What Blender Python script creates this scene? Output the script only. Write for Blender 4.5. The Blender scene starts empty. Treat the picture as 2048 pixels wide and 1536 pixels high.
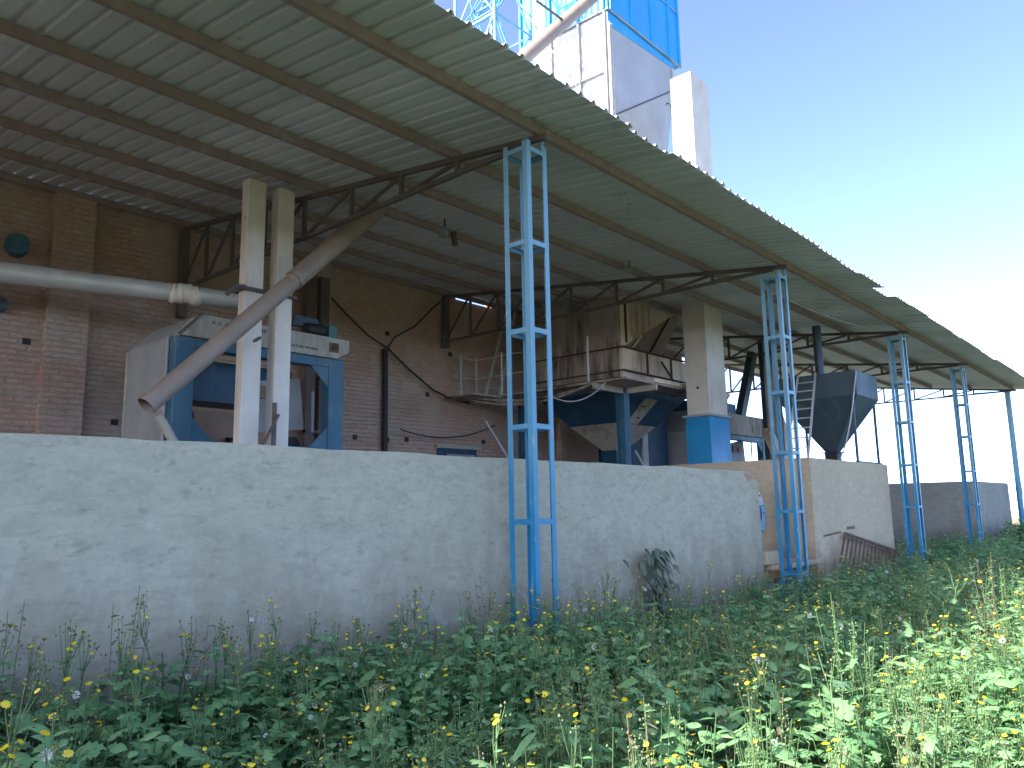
import bpy, math, random
import numpy as np
from mathutils import Vector, Matrix, noise
R = math.radians
random.seed(7); rng = np.random.default_rng(11)
sc = bpy.context.scene
C = sc.collection

# ------------------------------------------------------------------ camera, sky, sun, exposure
cam_d = bpy.data.cameras.new('camera'); cam = bpy.data.objects.new('camera', cam_d); C.objects.link(cam)
cam_d.sensor_width = 36; cam_d.lens = 27.39; cam_d.clip_start = 0.05; cam_d.clip_end = 3000
_f = Vector((0.741, 0.653, 0.157)).normalized(); _r = Vector((0.663, -0.748, -0.018)); _r = (_r - _f*_r.dot(_f)).normalized()
_u = _r.cross(_f)
cam.matrix_world = Matrix(((_r.x, _u.x, -_f.x, 0), (_r.y, _u.y, -_f.y, 0), (_r.z, _u.z, -_f.z, 1.6), (0, 0, 0, 1)))
sc.camera = cam
SUN = Vector((-1.4, 0.42, 1.0)).normalized()
w = bpy.data.worlds.new('World'); sc.world = w; w.use_nodes = True
wn = w.node_tree; bg = wn.nodes['Background']
sky = wn.nodes.new('ShaderNodeTexSky'); sky.sky_type = 'NISHITA'; sky.sun_disc = False
sky.sun_elevation = math.asin(SUN.z); sky.sun_rotation = math.atan2(SUN.x, SUN.y)
sky.altitude = 200; sky.air_density = 0.25; sky.dust_density = 1.0; sky.ozone_density = 0.5
wn.links.new(sky.outputs[0], bg.inputs[0]); bg.inputs[1].default_value = 0.15
sd = bpy.data.lights.new('sun', 'SUN'); sd.energy = 2.0; sd.angle = R(0.55); sd.color = (1, 0.95, 0.87)
sun = bpy.data.objects.new('sun', sd); C.objects.link(sun)
sun.rotation_euler = SUN.to_track_quat('Z', 'Y').to_euler(); sun.location = (-20, 15, 30)
sc.view_settings.view_transform = 'Standard'; sc.view_settings.look = 'None'
sc.view_settings.exposure = 2.95; sc.view_settings.gamma = 1; sc.view_settings.use_curve_mapping = False
sc.cycles.max_bounces = 8; sc.cycles.diffuse_bounces = 7; sc.cycles.transparent_max_bounces = 8

# ------------------------------------------------------------------ materials
def newmat(name):
    m = bpy.data.materials.new(name); m.use_nodes = True
    nt = m.node_tree; b = nt.nodes['Principled BSDF']
    return m, nt, b
def N(nt, t, **k):
    n = nt.nodes.new(t)
    for a, v in k.items():
        if a in n.bl_rna.properties: setattr(n, a, v)
        else: n.inputs[a].default_value = v
    return n
def pos(nt, scale=(1, 1, 1)):
    g = N(nt, 'ShaderNodeNewGeometry'); mp = N(nt, 'ShaderNodeMapping'); mp.inputs['Scale'].default_value = scale
    nt.links.new(g.outputs['Position'], mp.inputs['Vector']); return mp.outputs[0]
def nz(nt, vec, scale, detail=6, rough=0.6, dist=0.0):
    n = N(nt, 'ShaderNodeTexNoise'); n.inputs['Scale'].default_value = scale; n.inputs['Detail'].default_value = detail
    n.inputs['Roughness'].default_value = rough; n.inputs['Distortion'].default_value = dist
    nt.links.new(vec, n.inputs['Vector']); return n.outputs['Fac']
def rmp(nt, fac, a, b, lo=0.0, hi=1.0):
    n = N(nt, 'ShaderNodeMapRange'); n.inputs[1].default_value = a; n.inputs[2].default_value = b
    n.inputs[3].default_value = lo; n.inputs[4].default_value = hi; nt.links.new(fac, n.inputs[0]); return n.outputs[0]
def mixc(nt, fac, a, b, mode='MIX'):
    n = N(nt, 'ShaderNodeMix', data_type='RGBA', blend_type=mode)
    if isinstance(fac, (int, float)): n.inputs[0].default_value = fac
    else: nt.links.new(fac, n.inputs[0])
    for s, v in ((6, a), (7, b)):
        if isinstance(v, tuple): n.inputs[s].default_value = (*v, 1)
        else: nt.links.new(v, n.inputs[s])
    return n.outputs[2]
def mul(nt, a, b, op='MULTIPLY'):
    n = N(nt, 'ShaderNodeMath', operation=op)
    for i, v in enumerate((a, b)):
        if isinstance(v, (int, float)): n.inputs[i].default_value = v
        else: nt.links.new(v, n.inputs[i])
    return n.outputs[0]
def bump(nt, b, h, strength=0.3, dist=0.01):
    n = N(nt, 'ShaderNodeBump'); n.inputs['Strength'].default_value = strength; n.inputs['Distance'].default_value = dist
    nt.links.new(h, n.inputs['Height']); nt.links.new(n.outputs[0], b.inputs['Normal'])
def worn(name, base, dirt, amt=0.5, scale=2.0, streak=0.25, rough=0.55, metal=0.0, var=0.12, spots=None, bs=0.15):
    """painted or bare metal: base colour, dirt running down in streaks, small rust spots, slight dents"""
    m, nt, b = newmat(name)
    v1 = pos(nt, (1, 1, streak)); v0 = pos(nt)
    n1 = nz(nt, v1, scale*3, 7, 0.65, 0.3); n2 = nz(nt, v0, scale*0.6, 3)
    f = rmp(nt, mul(nt, n1, rmp(nt, n2, 0.3, 0.7, 0.6, 1.15)), 0.62-amt*0.35, 0.85-amt*0.3)
    dk = tuple(c*(1-var*1.6) for c in base)
    col = mixc(nt, rmp(nt, nz(nt, v0, scale*1.7, 5), 0.3, 0.7), base, dk)
    col = mixc(nt, f, col, dirt)
    if spots:
        s = rmp(nt, nz(nt, v0, 14, 8, 0.7), 0.64, 0.70)
        col = mixc(nt, s, col, spots)
    nt.links.new(col, b.inputs['Base Color']); b.inputs['Roughness'].default_value = rough; b.inputs['Metallic'].default_value = metal
    nt.links.new(rmp(nt, n1, 0.2, 0.8, rough-0.12, min(1, rough+0.2)), b.inputs['Roughness'])
    bump(nt, b, nz(nt, v0, 5, 5), bs, 0.02)
    return m
M = {}
def faded_blue():
    m, nt, b = newmat('blue_column_paint')
    g = N(nt, 'ShaderNodeNewGeometry'); sp = N(nt, 'ShaderNodeSeparateXYZ'); nt.links.new(g.outputs['Position'], sp.inputs[0])
    v = pos(nt); v1 = pos(nt, (1, 1, 0.2))
    hgt = mul(nt, sp.outputs[2], mul(nt, nz(nt, v1, 3, 4), 1.2), 'ADD')
    f = rmp(nt, hgt, 2.0, 4.4)                          # dust and bleaching on the upper lengths, with a glare veil painted in
    col = mixc(nt, rmp(nt, nz(nt, v, 3, 4), .3, .7), (0.006, 0.175, 0.34), (0.014, 0.215, 0.39))
    col = mixc(nt, f, col, (0.15, 0.30, 0.37))
    n1 = nz(nt, v1, 22, 8, 0.7)
    col = mixc(nt, rmp(nt, n1, 0.575, 0.64), col, (0.26, 0.31, 0.33))
    col = mixc(nt, rmp(nt, nz(nt, v, 24, 8, 0.78), 0.625, 0.66), col, (0.13, 0.07, 0.04))
    nt.links.new(col, b.inputs['Base Color']); b.inputs['Roughness'].default_value = 0.45
    bump(nt, b, n1, 0.2, 0.004); return m
M['col_blue'] = faded_blue()
M['blue'] = worn('blue_paint', (0.010, 0.245, 0.49), (0.10, 0.24, 0.38), 0.25, 1.2, 0.3, 0.38, spots=(0.08, 0.12, 0.16))
M['tower_blue'] = worn('tower_blue_sheet', (0.02, 0.36, 0.75), (0.10, 0.42, 0.74), 0.3, 0.7, 0.3, 0.35, bs=0.25)
M['cleaner_blue'] = worn('cleaner_blue_paint', (0.04, 0.135, 0.20), (0.14, 0.19, 0.20), 0.45, 1.6, 0.3, 0.5, spots=(0.16, 0.10, 0.07))
M['dark_blue'] = worn('dark_blue_paint', (0.010, 0.06, 0.115), (0.06, 0.09, 0.11), 0.4, 1.2, 0.3, 0.5)
M['hopper_steel'] = worn('dark_hopper_steel', (0.05, 0.08, 0.10), (0.13, 0.16, 0.165), 0.35, 0.9, 0.4, 0.5, metal=0.2)
M['white_trunk'] = worn('dusty_white_sheet', (0.80, 0.72, 0.62), (0.50, 0.40, 0.31), 0.45, 1.3, 0.12, 0.55, spots=(0.22, 0.15, 0.10))
M['trunk_out'] = worn('greyed_white_trunk', (0.62, 0.56, 0.48), (0.40, 0.31, 0.23), 0.5, 1.3, 0.12, 0.55, spots=(0.22, 0.15, 0.10))
M['white_sheet'] = worn('white_sheet', (0.41, 0.41, 0.42), (0.35, 0.35, 0.345), 0.35, 0.8, 0.15, 0.45, bs=0.3)
M['cream'] = worn('dusty_cream_sheet', (0.46, 0.42, 0.34), (0.27, 0.22, 0.16), 0.5, 1.6, 0.25, 0.6, spots=(0.20, 0.13, 0.09))
M['grey_sheet'] = worn('grey_sheet', (0.34, 0.345, 0.33), (0.22, 0.20, 0.17), 0.45, 1.2, 0.3, 0.55)
M['rusty_cream'] = worn('rust_stained_cream', (0.78, 0.62, 0.47), (0.22, 0.12, 0.07), 0.62, 1.5, 0.10, 0.6, spots=(0.12, 0.06, 0.04))  # rust stains; pale warm base also holds bounced light of the dryer front
M['dark_cream'] = worn('dark_cream_sheet', (0.40, 0.33, 0.27), (0.06, 0.045, 0.04), 0.62, 1.8, 0.12, 0.7, spots=(0.04, 0.03, 0.03))  # darker cream sheet with near-black streaks and spots
M['purlin'] = worn('red_oxide_steel', (0.33, 0.235, 0.22), (0.40, 0.34, 0.32), 0.4, 3, 1, 0.7, spots=(0.30, 0.25, 0.22))
M['truss'] = worn('brown_truss_steel', (0.13, 0.105, 0.095), (0.17, 0.14, 0.12), 0.4, 3, 1, 0.7)
M['rust'] = worn('rusty_steel', (0.13, 0.075, 0.05), (0.24, 0.17, 0.12), 0.45, 5, 1, 0.8)
M['pipe'] = worn('dusty_brown_pipe', (0.33, 0.25, 0.195), (0.22, 0.16, 0.12), 0.5, 1.6, 1, 0.55, spots=(0.12, 0.08, 0.06))
M['duct'] = worn('galvanised_duct', (0.56, 0.56, 0.53), (0.40, 0.39, 0.35), 0.45, 1.2, 1, 0.45, metal=0.25)
M['seam'] = worn('dark_seam_rust', (0.075, 0.04, 0.028), (0.14, 0.08, 0.05), 0.4, 6, 1, 0.8)
M['black'] = worn('black_rubber', (0.018, 0.018, 0.02), (0.05, 0.05, 0.05), 0.3, 5, 1, 0.6)
M['lightblue_steel'] = worn('light_blue_angle', (0.16, 0.42, 0.66), (0.30, 0.42, 0.50), 0.35, 4, 1, 0.45)
M['pale_steel'] = worn('pale_steel', (0.50, 0.50, 0.47), (0.30, 0.26, 0.22), 0.4, 4, 1, 0.5)
M['teal'] = worn('teal_motor_paint', (0.04, 0.17, 0.16), (0.10, 0.13, 0.12), 0.4, 4, 1, 0.5)
M['text'] = worn('faded_lettering', (0.05, 0.045, 0.04), (0.12, 0.11, 0.09), 0.3, 8, 1, 0.8)
M['blue_box'] = worn('pink_brown_board', (0.30, 0.19, 0.14), (0.20, 0.14, 0.11), 0.4, 2, 1, 0.8)

def cement(name, a, b_, c, warm=None, stain_z=None, patches=False):
    m, nt, b = newmat(name)
    v = pos(nt); vh = pos(nt, (1, 1, 2.6))
    big = nz(nt, v, 0.9, 5, 0.6, 0.4); mid = nz(nt, vh, 4.2, 8, 0.68, 0.5); fine = nz(nt, v, 26, 8, 0.7)
    trow = nz(nt, pos(nt, (1, 1, 3.2)), 5.0, 8, 0.7, 0.35)
    col = mixc(nt, rmp(nt, big, 0.32, 0.68), a, b_)
    col = mixc(nt, rmp(nt, mid, 0.42, 0.68, 0, 0.7), col, c)
    sm_ = rmp(nt, nz(nt, pos(nt, (1, 1, 2.2)), 8.5, 8, 0.75), 0.54, 0.66)
    col = mixc(nt, mul(nt, sm_, 0.6), col, tuple(x*0.68 for x in c))
    lt_ = rmp(nt, nz(nt, pos(nt, (1.2, 1, 3.0)), 6.0, 8, 0.75), 0.58, 0.70)
    col = mixc(nt, mul(nt, lt_, 0.5), col, tuple(min(1, x*1.3) for x in a))
    col = mixc(nt, rmp(nt, trow, 0.52, 0.68, 0, 0.22), col, tuple(min(1, x*1.22) for x in a))
    col = mixc(nt, rmp(nt, fine, 0.35, 0.7, 0.0, 0.35), col, tuple(x*0.72 for x in b_))
    drip = mul(nt, rmp(nt, nz(nt, pos(nt, (1, 1, 0.06)), 3.4, 7, 0.65), 0.52, 0.70), rmp(nt, nz(nt, v, 0.7, 3), 0.4, 0.65))
    col = mixc(nt, mul(nt, drip, 0.22), col, tuple(x*0.62 for x in b_))
    pit0 = rmp(nt, nz(nt, v, 34, 6, 0.8), 0.66, 0.71)
    col = mixc(nt, mul(nt, pit0, 0.35), col, tuple(x*0.5 for x in b_))
    vor = N(nt, 'ShaderNodeTexVoronoi', feature='DISTANCE_TO_EDGE'); vor.inputs['Scale'].default_value = 0.42
    wv = N(nt, 'ShaderNodeVectorMath', operation='ADD'); n3 = N(nt, 'ShaderNodeTexNoise'); n3.inputs['Scale'].default_value = 2.0; n3.inputs['Detail'].default_value = 8
    nt.links.new(v, n3.inputs['Vector']); nt.links.new(v, wv.inputs[0]); nt.links.new(n3.outputs['Color'], wv.inputs[1]); nt.links.new(wv.outputs[0], vor.inputs['Vector'])
    crack = mul(nt, rmp(nt, vor.outputs['Distance'], 0.0018, 0.0045, 1, 0), rmp(nt, nz(nt, v, 1.3, 3), 0.52, 0.60))
    col = mixc(nt, mul(nt, crack, 0.0), col, (0.10, 0.09, 0.08))
    g = N(nt, 'ShaderNodeNewGeometry'); sp = N(nt, 'ShaderNodeSeparateXYZ'); nt.links.new(g.outputs['Position'], sp.inputs[0])
    z = sp.outputs[2]
    if stain_z:                                         # rising damp and mud splash at the foot, with its own ragged edge
        zz = mul(nt, z, rmp(nt, nz(nt, pos(nt, (1, 1, 0.5)), 2.2, 8, 0.7), 0.2, 0.8, -0.55, 0.55), 'ADD')
        f = rmp(nt, zz, stain_z[0], stain_z[1], 0.85, 0.0)
        col = mixc(nt, f, col, stain_z[2])
    if patches:
        ef = mul(nt, rmp(nt, nz(nt, v, 3.1, 9, 0.72, 1.5), 0.55, 0.62), rmp(nt, mul(nt, z, rmp(nt, nz(nt, v, 0.8, 2), 0.3, 0.7, -0.3, 0.3), 'ADD'), 1.15, 0.75))
        col = mixc(nt, mul(nt, ef, 0.22), col, (0.58, 0.59, 0.60))
        pit = rmp(nt, nz(nt, v, 11, 6, 0.8), 0.68, 0.72)
        lowz = rmp(nt, z, 1.5, 0.5)
        col = mixc(nt, mul(nt, pit, mul(nt, lowz, 0.8)), col, (0.12, 0.11, 0.10))
        br = rmp(nt, nz(nt, v, 5.5, 3, 0.5), 0.745, 0.76)
        col = mixc(nt, mul(nt, br, 0.75), col, (0.42, 0.20, 0.12))
    nt.links.new(col, b.inputs['Base Color']); b.inputs['Roughness'].default_value = 0.92; b.inputs['Specular IOR Level'].default_value = 0.25
    h = mul(nt, mul(nt, mid, 0.7), mul(nt, fine, 0.35), 'ADD'); h = mul(nt, h, mul(nt, trow, 0.35), 'ADD')
    bump(nt, b, h, 0.35, 0.02); return m
M['cement'] = cement('grey_cement_plaster', (0.485, 0.455, 0.345), (0.42, 0.395, 0.30), (0.33, 0.31, 0.235), stain_z=(0.45, 1.35, (0.235, 0.205, 0.145)), patches=True)
M['cement_dark'] = cement('dark_grey_plaster', (0.34, 0.335, 0.29), (0.28, 0.275, 0.24), (0.21, 0.205, 0.18), stain_z=(0.35, 1.1, (0.15, 0.145, 0.14)))
M['beige'] = cement('beige_cement_plaster', (0.56, 0.465, 0.325), (0.50, 0.415, 0.29), (0.42, 0.35, 0.24), stain_z=(0.25, 0.95, (0.21, 0.125, 0.08)))
M['floor'] = cement('concrete_floor', (0.52, 0.48, 0.42), (0.46, 0.42, 0.37), (0.38, 0.35, 0.30))

def bricks():
    m, nt, b = newmat('dusty_red_brick')
    g = N(nt, 'ShaderNodeNewGeometry'); sp = N(nt, 'ShaderNodeSeparateXYZ'); nt.links.new(g.outputs['Position'], sp.inputs[0])
    cb = N(nt, 'ShaderNodeCombineXYZ'); nt.links.new(mul(nt, sp.outputs[0], sp.outputs[1], 'ADD'), cb.inputs[0]); nt.links.new(sp.outputs[2], cb.inputs[1])
    v = pos(nt)
    wob = N(nt, 'ShaderNodeVectorMath', operation='ADD'); nn = N(nt, 'ShaderNodeTexNoise'); nn.inputs['Scale'].default_value = 4; nt.links.new(v, nn.inputs['Vector'])
    sc_ = N(nt, 'ShaderNodeVectorMath', operation='SCALE'); sc_.inputs['Scale'].default_value = 0.03; nt.links.new(nn.outputs['Color'], sc_.inputs[0])
    nt.links.new(cb.outputs[0], wob.inputs[0]); nt.links.new(sc_.outputs[0], wob.inputs[1])
    bt = N(nt, 'ShaderNodeTexBrick'); nt.links.new(wob.outputs[0], bt.inputs['Vector'])
    bt.inputs['Scale'].default_value = 1; bt.inputs['Brick Width'].default_value = 0.235; bt.inputs['Row Height'].default_value = 0.082
    bt.inputs['Mortar Size'].default_value = 0.011; bt.inputs['Mortar Smooth'].default_value = 0.4; bt.inputs['Bias'].default_value = -0.1
    bt.inputs['Color1'].default_value = (0.54, 0.32, 0.22, 1); bt.inputs['Color2'].default_value = (0.46, 0.28, 0.20, 1); bt.inputs['Mortar'].default_value = (0.42, 0.33, 0.27, 1)
    col = mixc(nt, rmp(nt, nz(nt, v, 7, 6), 0.4, 0.75, 0, 0.6), bt.outputs[0], (0.55, 0.41, 0.33))
    col = mixc(nt, rmp(nt, nz(nt, v, 1.1, 8, 0.65, 0.8), 0.45, 0.68, 0, 0.7), col, (0.52, 0.44, 0.37))
    col = mixc(nt, rmp(nt, nz(nt, pos(nt, (1, 1, 2.5)), 3.3, 8, 0.7), 0.60, 0.66, 0, 0.8), col, (0.55, 0.49, 0.42))
    nt.links.new(col, b.inputs['Base Color']); b.inputs['Roughness'].default_value = 0.95; b.inputs['Specular IOR Level'].default_value = 0.2
    h = mul(nt, rmp(nt, bt.outputs['Fac'], 0, 1, 1, 0), mul(nt, nz(nt, v, 20, 6), 0.6), 'ADD')
    bump(nt, b, h, 1.0, 0.04); return m
M['brick'] = bricks()

def roofmat():
    m, nt, b = newmat('dull_galvanised_sheet')
    v = pos(nt); vs = pos(nt, (1, 0.12, 1))
    g = N(nt, 'ShaderNodeNewGeometry'); sp = N(nt, 'ShaderNodeSeparateXYZ'); nt.links.new(g.outputs['Position'], sp.inputs[0])
    cell = N(nt, 'ShaderNodeTexWhiteNoise', noise_dimensions='1D')
    nt.links.new(mul(nt, mul(nt, sp.outputs[0], 1.0, 'MULTIPLY'), 0.0, 'FLOOR'), cell.inputs['W'])
    col = mixc(nt, rmp(nt, nz(nt, vs, 7, 6, 0.6), 0.3, 0.7), (0.74, 0.75, 0.75), (0.66, 0.67, 0.67))
    col = mixc(nt, rmp(nt, cell.outputs['Value'], 0, 1, 0, 0.55), col, (0.46, 0.47, 0.44))
    col = mixc(nt, rmp(nt, nz(nt, v, 1.6, 8, 0.7, 0.6), 0.60, 0.70, 0, 0.5), col, (0.30, 0.29, 0.25))
    col = mixc(nt, rmp(nt, nz(nt, v, 2.2, 5, 0.6, 0.6), 0.68, 0.73, 0, 0.7), col, (0.20, 0.15, 0.11))
    nt.links.new(col, b.inputs['Base Color']); b.inputs['Roughness'].default_value = 0.5; b.inputs['Metallic'].default_value = 0.15
    return m
M['roof'] = roofmat()

def soil():
    m, nt, b = newmat('dark_weedy_soil')
    v = pos(nt)
    col = mixc(nt, rmp(nt, nz(nt, v, 9, 8, 0.7), 0.35, 0.65), (0.07, 0.055, 0.035), (0.12, 0.10, 0.06))
    col = mixc(nt, rmp(nt, nz(nt, v, 2, 8, 0.7), 0.40, 0.6), col, (0.035, 0.075, 0.03))
    nt.links.new(col, b.inputs['Base Color']); b.inputs['Roughness'].default_value = 1
    bump(nt, b, nz(nt, v, 12, 8), 0.8, 0.05); return m
M['soil'] = soil()
def leafmat(name, cols, trans=0.35, rough=0.5):
    m, nt, b = newmat(name)
    a = N(nt, 'ShaderNodeAttribute', attribute_name='tint')
    cr = N(nt, 'ShaderNodeValToRGB'); el = cr.color_ramp.elements
    el[0].position = 0; el[0].color = (*cols[0], 1); el[1].position = 1; el[1].color = (*cols[-1], 1)
    for i, c in enumerate(cols[1:-1]):
        e = el.new((i+1)/(len(cols)-1)); e.color = (*c, 1)
    nt.links.new(a.outputs['Fac'], cr.inputs[0])
    col = mixc(nt, rmp(nt, nz(nt, pos(nt), 40, 3), 0.3, 0.7, 0, 0.35), cr.outputs[0], tuple(c*0.6 for c in cols[1]))
    nt.links.new(col, b.inputs['Base Color']); b.inputs['Roughness'].default_value = rough; b.inputs['Specular IOR Level'].default_value = 0.4
    tr = N(nt, 'ShaderNodeBsdfTranslucent'); nt.links.new(col, tr.inputs[0])
    mx = N(nt, 'ShaderNodeMixShader'); mx.inputs[0].default_value = trans
    nt.links.new(b.outputs[0], mx.inputs[1]); nt.links.new(tr.outputs[0], mx.inputs[2])
    nt.links.new(mx.outputs[0], nt.nodes['Material Output'].inputs[0]); return m
M['leaf'] = leafmat('weed_leaf', [(0.105, 0.245, 0.105), (0.18, 0.38, 0.16), (0.235, 0.45, 0.195), (0.29, 0.49, 0.21)])
M['stem'] = leafmat('weed_stem', [(0.07, 0.13, 0.055), (0.10, 0.18, 0.07), (0.16, 0.24, 0.10), (0.22, 0.17, 0.11)], 0.1)
M['petal'] = leafmat('yellow_petal', [(0.78, 0.56, 0.015), (0.85, 0.66, 0.02), (0.80, 0.68, 0.06), (0.85, 0.70, 0.10)], 0.25)
M['puff'] = leafmat('white_seed_head', [(0.72, 0.72, 0.70), (0.78, 0.78, 0.76), (0.8, 0.8, 0.8)], 0.4, 0.9)
M['seed'] = leafmat('yellow_green_spike', [(0.17, 0.31, 0.12), (0.22, 0.36, 0.14), (0.27, 0.40, 0.15)], 0.3, 0.8)
M['grey_leaf'] = leafmat('dusty_grey_leaf', [(0.09, 0.12, 0.085), (0.15, 0.19, 0.13), (0.22, 0.25, 0.19)], 0.2, 0.8)

# ------------------------------------------------------------------ mesh helpers
class MB:
    def __init__(s): s.v = []; s.f = []; s.sm = []
    def add(s, vs, fs, smooth=False):
        o = len(s.v); s.v += [tuple(p) for p in vs]; s.f += [tuple(i+o for i in f) for f in fs]; s.sm += [smooth]*len(fs); return s
    def box(s, a, b):
        x0, y0, z0 = a; x1, y1, z1 = b
        return s.add([(x0,y0,z0),(x1,y0,z0),(x1,y1,z0),(x0,y1,z0),(x0,y0,z1),(x1,y0,z1),(x1,y1,z1),(x0,y1,z1)],
                     [(0,3,2,1),(4,5,6,7),(0,1,5,4),(1,2,6,5),(2,3,7,6),(3,0,4,7)])
    def beam(s, p, q, wd, ht=None, up=(0, 0, 1)):
        ht = wd if ht is None else ht
        p = Vector(p); q = Vector(q); d = (q-p).normalized(); up = Vector(up)
        if abs(d.dot(up)) > 0.98: up = Vector((0, 1, 0)) if abs(d.y) < 0.9 else Vector((1, 0, 0))
        a = d.cross(up).normalized()*wd/2; b = a.cross(d).normalized()*ht/2
        vs = [p-a-b, p+a-b, p+a+b, p-a+b, q-a-b, q+a-b, q+a+b, q-a+b]
        return s.add(vs, [(0,3,2,1),(4,5,6,7),(0,1,5,4),(1,2,6,5),(2,3,7,6),(3,0,4,7)])
    def tube(s, pts, r, n=12, caps=True, open_end=False):
        pts = [Vector(p) for p in pts]; rs = r if isinstance(r, (list, tuple)) else [r]*len(pts)
        rings = []; up = Vector((0, 0, 1)); prev = None
        for i, p in enumerate(pts):
            d = (pts[min(i+1, len(pts)-1)]-pts[max(i-1, 0)]).normalized()
            a = prev - d*prev.dot(d) if prev is not None else d.cross(up if abs(d.z) < 0.95 else Vector((1, 0, 0)))
            a.normalize(); prev = a; b = d.cross(a)
            rings.append([p+(a*math.cos(t)+b*math.sin(t))*rs[i] for t in [2*math.pi*k/n for k in range(n)]])
        vs = [v for ring in rings for v in ring]; fs = []
        for i in range(len(pts)-1):
            for k in range(n):
                fs.append((i*n+k, i*n+(k+1) % n, (i+1)*n+(k+1) % n, (i+1)*n+k))
        s.add(vs, fs, True)
        if caps:
            s.add(rings[0], [tuple(range(n))[::-1]]); s.add(rings[-1], [tuple(range(n))])
        return s
    def prism(s, poly, axis, a, b):
        """polygon given in the two other axes, extruded from a to b"""
        def mk(p, t):
            return {'X': (t, p[0], p[1]), 'Y': (p[0], t, p[1]), 'Z': (p[0], p[1], t)}[axis]
        n = len(poly); vs = [mk(p, a) for p in poly]+[mk(p, b) for p in poly]
        fs = [tuple(range(n)), tuple(range(2*n-1, n-1, -1))]+[(i, i+n, (i+1) % n+n, (i+1) % n) for i in range(n)]
        return s.add(vs, fs)
    def frustum(s, r0, z0, r1, z1, caps=(True, True)):
        (ax, ay, bx, by) = r0; (cx, cy, dx, dy) = r1
        vs = [(ax,ay,z0),(bx,ay,z0),(bx,by,z0),(ax,by,z0),(cx,cy,z1),(dx,cy,z1),(dx,dy,z1),(cx,dy,z1)]
        fs = [(0,1,5,4),(1,2,6,5),(2,3,7,6),(3,0,4,7)]
        if caps[0]: fs.append((0,3,2,1))
        if caps[1]: fs.append((4,5,6,7))
        return s.add(vs, fs)
    def angle(s, p, q, leg, t, a, b):
        """L-section steel angle from p to q, its flanges along a and b"""
        p = Vector(p); q = Vector(q); a = Vector(a).normalized(); b = Vector(b).normalized()
        prof = [(0,0),(leg,0),(leg,t),(t,t),(t,leg),(0,leg)]
        vs = [p+a*x+b*y for x, y in prof]+[q+a*x+b*y for x, y in prof]
        return s.add(vs, [tuple(range(6)), tuple(range(11, 5, -1))]+[(i, (i+1) % 6, (i+1) % 6+6, i+6) for i in range(6)])
    def build(s, name, mat, parent=None, bevel=0, label=None):
        me = bpy.data.meshes.new(name)
        off = Vector(parent.matrix_basis.translation) if parent is not None and parent.type == 'EMPTY' else Vector((0, 0, 0))
        if parent is not None and parent.parent is not None: off = Vector(parent.parent.matrix_basis.translation)
        me.from_pydata([tuple(Vector(p)-off) for p in s.v], [], s.f); me.update()
        me.polygons.foreach_set('use_smooth', s.sm)
        mats = mat if isinstance(mat, list) else [mat]
        for mm in mats: me.materials.append(mm)
        import bmesh
        b = bmesh.new(); b.from_mesh(me); bmesh.ops.recalc_face_normals(b, faces=b.faces)
        if bevel:
            es = [e for e in b.edges if len(e.link_faces) == 2 and e.calc_face_angle(0) > 0.6 and not e.link_faces[0].smooth]
            bmesh.ops.bevel(b, geom=es, offset=bevel, segments=1, affect='EDGES', clamp_overlap=True)
        b.to_mesh(me); b.free()
        o = bpy.data.objects.new(name, me); C.objects.link(o)
        if parent is not None: o.parent = parent
        if label: o['label'] = label
        return o
def thing(name, label, cat, loc=(0, 0, 0), group=None):
    o = bpy.data.objects.new(name, None); C.objects.link(o); o.location = loc; o.empty_display_size = 0.2
    o['label'] = label; o['category'] = cat
    if group: o['group'] = group
    return o
def tag(o, label, cat, group=None):
    o['label'] = label; o['category'] = cat
    if group: o['group'] = group
    return o
def structure(o): o['kind'] = 'structure'; return o
def copy_tree(o, parent=None, shift=(0, 0, 0)):
    c = o.copy(); C.objects.link(c)
    if parent is not None: c.parent = parent
    else: c.location = Vector(o.location)+Vector(shift)
    for ch in [x for x in C.objects if x.parent == o]: copy_tree(ch, c)
    return c
def sag(p, q, drop, n=12, r=0.0):
    p = Vector(p); q = Vector(q)
    return [p.lerp(q, i/n)-Vector((0, 0, drop*4*(i/n)*(1-i/n))) for i in range(n+1)]

RS = 0.133
def roof_z(y, off=0.0): return 5.42+off+RS*(y-4.76)

# ------------------------------------------------------------------ the setting
gb = MB(); NX = 60
for rr in (1,):
    xs = [-900, -300, -100, -40, -20]+[-18+2*i for i in range(32)]+[60, 100, 200, 500, 1200]
    ys = [-900, -300, -100, -40, -20]+[-12+2*i for i in range(14)]+[30, 60, 150, 400, 1200]
    vs = []
    for y in ys:
        for x in xs:
            h = 0.06*noise.noise(Vector((x*0.3, y*0.3, 0))) if abs(x) < 50 and abs(y) < 20 else 0
            vs.append((x, y, -0.04+h))
    n = len(xs)
    gb.add(vs, [(j*n+i, j*n+i+1, (j+1)*n+i+1, (j+1)*n+i) for j in range(len(ys)-1) for i in range(n-1)], True)
structure(gb.build('ground', M['soil']))
structure(MB().box((-18, 5.36, -0.3), (31.2, 12.26, 0.14)).build('shed_floor', M['floor']))

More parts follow.
